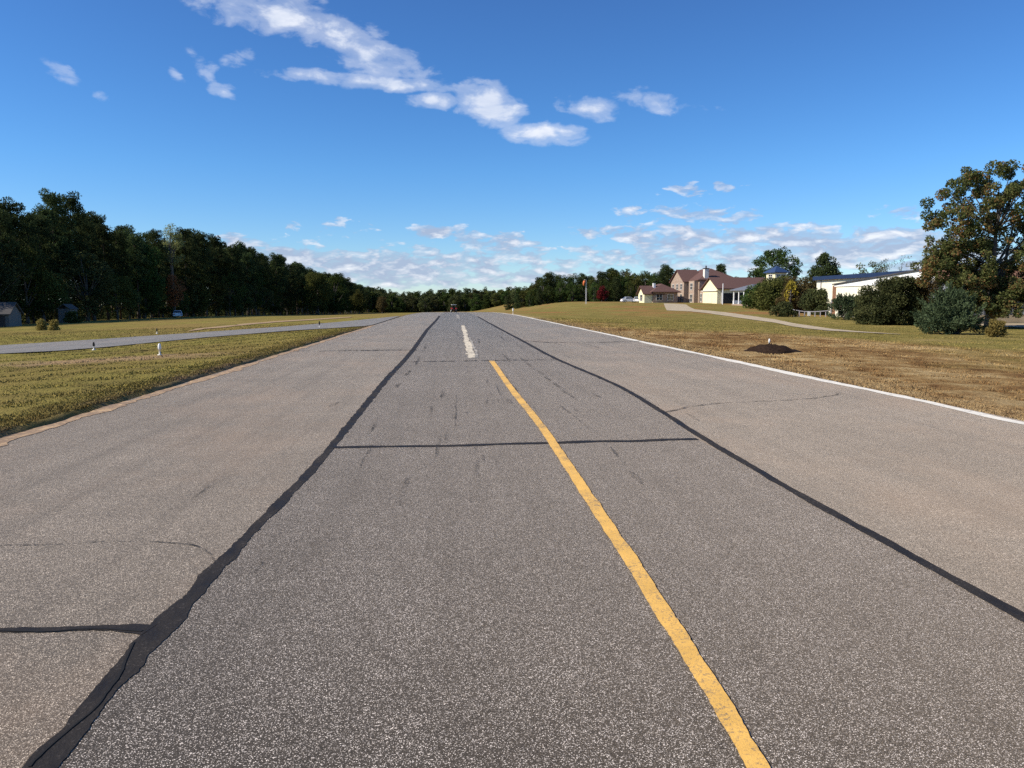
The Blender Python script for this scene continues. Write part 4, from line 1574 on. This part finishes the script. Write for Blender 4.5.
q = at_depth(629, 204)
car("white car parked under the trees left of the low house", (q.x, q.y, q.z + .02), R(8))
q = at_depth(637.5, 200)
car("white car parked nearest the low brown roofed house", (q.x, q.y, q.z + .02), R(70), "car_white")
yy = at_px(177, -57)
car("white car parked alone in the shade of the left wood", (-57, yy, float(ground(-57, yy)) + .02), R(109))

# small red tractor with a white roof far down the runway
q = at_depth(453.5, 205)
q.z = float(height(q.x, q.y))
t = thing("tractor", "small red and white tractor far away on the runway", "tractor", (q.x, q.y, q.z + .01), R(100))
b = MB()
b.extrude([(-.5, .75), (-.5, 1.05), (.35, 1.2), (1.35, 1.1), (1.45, .7), (1.4, .5), (.2, .5)], "y", -.33, .33)
b.build("bonnet", M["car_red"], t, bevel=.04)
for s in (-1, 1):
    b = MB()
    b.extrude([(-1.1, .9), (-.85, 1.3), (-.3, 1.3), (-.05, .9)], "y", s * .62 - .17, s * .62 + .17)
    b.build("mudguard", M["car_red"], t, bevel=.03)
    b = MB()
    b.lathe([(.3, -.16), (.52, -.16), (.58, -.1), (.58, .1), (.52, .16), (.3, .16)], 20, (-.6, s * .62, .58), "y")
    w = b.build("wheel", M["tyre"], t, True)
    b = MB()
    b.lathe([(.03, -.17), (.3, -.15), (.3, .15), (.03, .17)], 14, (-.6, s * .62, .58), "y")
    b.build("rim", M["white"], w)
    b = MB()
    b.lathe([(.16, -.1), (.31, -.1), (.34, -.05), (.34, .05), (.31, .1), (.16, .1)], 18, (1.0, s * .52, .34), "y")
    w = b.build("wheel", M["tyre"], t, True)
    b = MB()
    b.lathe([(.03, -.11), (.16, -.1), (.16, .1), (.03, .11)], 12, (1.0, s * .52, .34), "y")
    b.build("rim", M["white"], w)
b = MB()
for x_, s in ((-.95, -1), (-.95, 1), (.15, -1), (.15, 1)):
    b.tube([(x_, s * .5, 1.0), (x_, s * .5, 2.0)], .03, 6)
b.build("roof_frame", M["roof_dark"], t)
b = MB()
b.box(-1.1, .35, -.62, .62, 2.0, 2.1)
b.build("canopy", M["white"], t, bevel=.03)
b = MB()
b.box(-.65, -.2, -.26, .26, .9, 1.05).box(-.72, -.62, -.26, .26, 1.05, 1.5)
b.build("seat", M["dark"], t, bevel=.03)

# windsock
q = at_depth(586, 190)
Ht = z_at(586, 280, 190) - q.z
t = thing("windsock", "orange windsock hanging limp from a tall pale pole", "windsock", q)
b = MB()
for s in (-1, 1):
    b.tube([(s * .12, 0, -.2), (s * .09, 0, Ht)], .045, 6)
for i in range(9):
    z0 = Ht * i / 9
    sg = 1 if i % 2 else -1
    b.tube([(-sg * .115, 0, z0), (sg * .105, 0, z0 + Ht / 9)], .025, 5)
b.build("pole", M["steel"], t)
b = MB()
b.lathe([(.26, 0), (.30, .0), (.30, .06), (.26, .06)], 14, (-.25, -.1, Ht), "z")
b.build("hoop", M["steel"], t)
b = MB()
pts = [(-.28, -.1, Ht + .02), (-.45, -.1, Ht - .30), (-.62, -.12, Ht - .75), (-.66, -.12, Ht - 1.1), (-.64, -.12, Ht - 1.4)]
b.tube(pts, [.27, .30, .25, .18, .12], 14)
b.build("sock", M["sock"], t, True)

# edge lights of runway and taxiway
def edge_light(px, py, H, label, cap, group):
    q = hit(px, py)
    q.z = float(ground(q.x, q.y))
    t = thing("edge_light", label, "runway light", q, 0, group)
    b = MB()
    b.lathe([(.07, -.03), (.07, .02), (.028, .03), (.024, H * .42), (.03, H * .43)], 12)
    b.build("post", M["trim"], t, True)
    b = MB()
    rr = min(1.0, H / .36) if H < .5 else 1.6
    b.lathe([(.026 * rr, H * .46), (.042 * rr, H * .50), (.048 * rr, H * .64), (.043 * rr, H * .85), (.03 * rr, H * .96), (.01, H)], 14)
    b.build("lamp_head", M[cap], t, True)
    return t


G1 = "low edge lights standing in the grass"
edge_light(160, 357, .36, "white edge light in the grass between runway and taxiway", "white", G1)
edge_light(94, 350, .30, "small dark edge light at the near side of the taxiway", "dark", G1)
edge_light(157, 333.6, .32, "dark edge light on the far side of the taxiway", "dark", G1)
edge_light(319.5, 328, .42, "dark edge light farthest along the taxiway", "dark", G1)
edge_light(513, 314.2, .78, "white marker light at the far right runway edge", "white", G1)
# mulch mound
q = hit(771, 352)
o = MB()
gm = np.random.default_rng(5)
nr, na = 7, 22
vs, fs = [(0, 0, .24)], []
for i in range(1, nr + 1):
    for j in range(na):
        a = 2 * math.pi * j / na
        r = i / nr * (1 + .14 * math.sin(3 * a + 1) + .07 * gm.normal())
        vs.append((r * .88 * math.cos(a), r * .80 * math.sin(a), .24 * (math.cos(math.pi * i / nr) * .5 + .5) ** .8 + .035 * gm.normal() * (i < nr) - .02 * (i == nr)))
for j in range(na):
    fs.append((0, 1 + j, 1 + (j + 1) % na))
for i in range(nr - 1):
    for j in range(na):
        fs.append((1 + i * na + j, 1 + (i + 1) * na + j, 1 + (i + 1) * na + (j + 1) % na, 1 + i * na + (j + 1) % na))
o.add(vs, fs)
o = o.build("mulch_mound", M["mulch"], None, True)
o.location = (q.x, q.y, float(ground(q.x, q.y)))
tag(o, "low mound of dark brown mulch on the right verge", "mound")
t = edge_light(769, 351.5, .22, "white light rising from the dark mulch mound", "white", G1)
t.location.z += .19
#@@SKY
# ------------------------------------------------------------------ sky, sun
SUN_EL = R(36)
SUN_AZ = math.atan2(-.985, -.17)       # direction towards the sun: left, slightly behind
w = bpy.data.worlds.new("World")
SC.world = w
w.use_nodes = True
nt = w.node_tree
k = NB(nt)
bg = nt.nodes["Background"]
sky = k.n("ShaderNodeTexSky", sky_type="NISHITA")
sky.sun_disc = False
sky.sun_elevation = SUN_EL
sky.sun_rotation = SUN_AZ
sky.altitude = 200
sky.air_density = 1.0
sky.dust_density = .0
sky.ozone_density = 1.0
SKYCOL = sky.outputs[0]
tc = k.n("ShaderNodeTexCoord").outputs["Generated"]
sz = k.n("ShaderNodeSeparateXYZ")
k.link(tc, sz.inputs[0])
# clear autumn air: the horizon band stays pale blue instead of turning yellow
SKYCOL = k.mix(1.0, SKYCOL, k.ramp(sz.outputs[2], [(0, (.62, .80, 1.15)), (.05, (.58, .76, 1.06)), (.16, (.60, .79, 1.08)), (.36, (.62, .72, .98)), (1, (.7, .8, 1.0))]), "MULTIPLY")
hs = k.n("ShaderNodeHueSaturation")
hs.inputs["Saturation"].default_value = 1.16
hs.inputs["Hue"].default_value = .5
k.link(SKYCOL, hs.inputs["Color"])
SKYCOL = hs.outputs[0]
sx = k.n("ShaderNodeSeparateXYZ")
k.link(tc, sx.inputs[0])
az = k.math("ARCTAN2", sx.outputs[0], sx.outputs[1])
el = k.math("ARCSINE", sx.outputs[2])
cb = k.n("ShaderNodeCombineXYZ")
k.link(az, cb.inputs[0])
k.link(el, cb.inputs[1])
P0 = cb.outputs[0]


def vmath(op, a, b):
    nd = k.n("ShaderNodeVectorMath", operation=op)
    k.put(nd.inputs[0], a)
    k.put(nd.inputs[1], b)
    return nd


# domain warp
wn = k.n("ShaderNodeTexNoise")
k.link(P0, wn.inputs["Vector"])
wn.inputs["Scale"].default_value = 14
wn.inputs["Detail"].default_value = 3
wv = vmath("SUBTRACT", wn.outputs["Color"], (.5, .5, .5)).outputs[0]
wv = vmath("MULTIPLY", wv, (.03, .014, 0)).outputs[0]
P1 = vmath("ADD", P0, wv).outputs[0]


def blob(px, py, rx, ry, rot=0, s=1.0):
    d = ray(px, py)
    c = (math.atan2(d.x, d.y), math.asin(d.z), 0)
    rx, ry = rx / F, ry / F
    a = R(-rot)
    v = vmath("SUBTRACT", P1, c).outputs[0]
    u = vmath("DOT_PRODUCT", v, (math.cos(a) / rx, math.sin(a) / rx, 0)).outputs["Value"]
    q = vmath("DOT_PRODUCT", v, (-math.sin(a) / ry, math.cos(a) / ry, 0)).outputs["Value"]
    r2 = k.math("MULTIPLY_ADD", u, u, k.math("MULTIPLY", q, q))
    return k.math("MULTIPLY", k.math("SUBTRACT", 1.0, k.math("POWER", r2, .8)), s)


def union(bs):
    o = bs[0]
    for b_ in bs[1:]:
        o = k.math("MAXIMUM", o, b_)
    return k.math("MAXIMUM", o, -2.0)


# high streak and small cumulus (px, py, half-length, half-height, tilt down to the right, strength)
HIGH = [(215, 2, 95, 15, 7, .50), (290, 14, 88, 22, 13, .62), (338, 36, 66, 22, 22, .70), (375, 54, 64, 16, 14, .72), (370, 82, 105, 8, 2, .85), (488, 104, 40, 20, 12, 1.3), (436, 100, 36, 8, 2, .8), (543, 134, 46, 13, 3, 1.0),
        (592, 108, 34, 12, 6, .62), (664, 103, 46, 10, 10, .52), (636, 100, 13, 9, 0, .55), (56, 70, 20, 9, 20, .72), (226, 90, 14, 8, 35, .46), (240, 56, 14, 9, -15, .42), (98, 93, 8, 4, 20, .25), (182, 76, 11, 5, 35, .28),
        (196, 52, 8, 6, 40, .24), (212, 74, 14, 6, 45, .22)]
LOW = [(431, 232, 24, 8, 0, 1.1), (300, 260, 80, 16, 7, .85), (380, 268, 100, 20, 2, .95), (460, 262, 110, 14, 3, .62), (500, 243, 52, 12, 10, .62), (545, 276, 120, 9, 0, .62), (250, 247, 28, 11, 10, .7), (430, 280, 140, 9, 0, .6),
       (680, 240, 70, 14, 2, .85), (660, 256, 95, 13, 0, .5), (800, 240, 95, 16, 2, .90), (885, 244, 85, 17, 0, .92), (775, 262, 120, 13, 0, .62), (930, 262, 85, 14, 0, .7), (690, 213, 42, 8, 0, .42), (738, 219, 25, 8, -8, .5),
       (630, 215, 13, 7, 0, .34), (700, 187, 28, 5, -3, .2), (612, 234, 40, 7, 4, .42), (335, 228, 26, 5, 0, .18), (890, 210, 14, 4, 0, .15), (590, 262, 55, 9, 0, .5)]
dh, dl = union([blob(*b_) for b_ in HIGH]), union([blob(*b_) for b_ in LOW])


def cov(dens, amp, sc, stretch, lo, hi, off=(0, 0, 0), detail=7):
    n = k.noise(k.mapping(P0, (1, stretch, 1), loc=off), sc, detail, .58, .25)
    return k.math("MULTIPLY_ADD", k.math("SUBTRACT", n, .5), amp, dens)


def cnoise(off, st, rot, sc, det):
    return k.noise(k.mapping(P0, (1, st, 1), rot=(0, 0, rot), loc=off), sc, det, .56, .3)


nH = cnoise((0, 0, 0), 2.6, R(14), 11, 9)
nHf = cnoise((3, 1, 0), 1.8, R(14), 30, 7)
vh = k.math("MULTIPLY_ADD", k.math("SUBTRACT", nH, .5), 1.5, dh)
vh = k.math("MULTIPLY_ADD", k.math("SUBTRACT", nHf, .5), 1.7, vh)
nL = cnoise((0, 0, 0), 2.6, 0, 32, 10)
vl = k.math("MULTIPLY_ADD", k.math("SUBTRACT", nL, .5), 3.3, dl)
alpha_h = k.ramp(vh, [(-.1, 0.0), (.45, .34), (1.15, .90)], "EASE")
alpha_l = k.ramp(vl, [(.0, 0.0), (.34, .56), (.8, .88)], "EASE")
# sunlit tops and grey bases: the density compared with the density a little towards the sun (up and left)
nB = cnoise((.008, -.030, 0), 2.6, R(14), 11, 9)
lit_h = k.math("MULTIPLY_ADD", k.math("SUBTRACT", nH, nB), 2.0, .62, clamp=True)
nD = cnoise((.005, -.018, 0), 2.6, 0, 32, 10)
lit_l = k.math("MULTIPLY_ADD", k.math("SUBTRACT", nL, nD), 3.4, .10, clamp=True)
CW, CGH, CGL = (6.9, 7.1, 7.6), (3.6, 4.4, 6.0), (3.0, 3.6, 4.9)
ch_ = k.mix(lit_h, CGH, CW)
cl_ = k.mix(lit_l, CGL, (6.9, 7.0, 7.4))
c = k.mix(alpha_l, SKYCOL, cl_)
c = k.mix(alpha_h, c, ch_)
k.link(c, bg.inputs["Color"])
bg.inputs["Strength"].default_value = .095

sd = bpy.data.lights.new("sun", "SUN")
sd.energy = 4.4
sd.angle = R(.53)
sd.color = (1, .93, .82)
so = bpy.data.objects.new("sun", sd)
COL.objects.link(so)
so.location = (-40, -10, 60)
tosun = Vector((math.cos(SUN_EL) * -.985, math.cos(SUN_EL) * -.17, math.sin(SUN_EL)))
so.rotation_euler = tosun.to_track_quat("Z", "Y").to_euler()

SC.view_settings.view_transform = "Standard"
SC.view_settings.look = "None"
SC.view_settings.gamma = 1
SC.view_settings.exposure = .55
SC.render.engine = "CYCLES"
SC.cycles.max_bounces = 5
SC.cycles.transparent_max_bounces = 8
SC.cycles.use_denoising = False
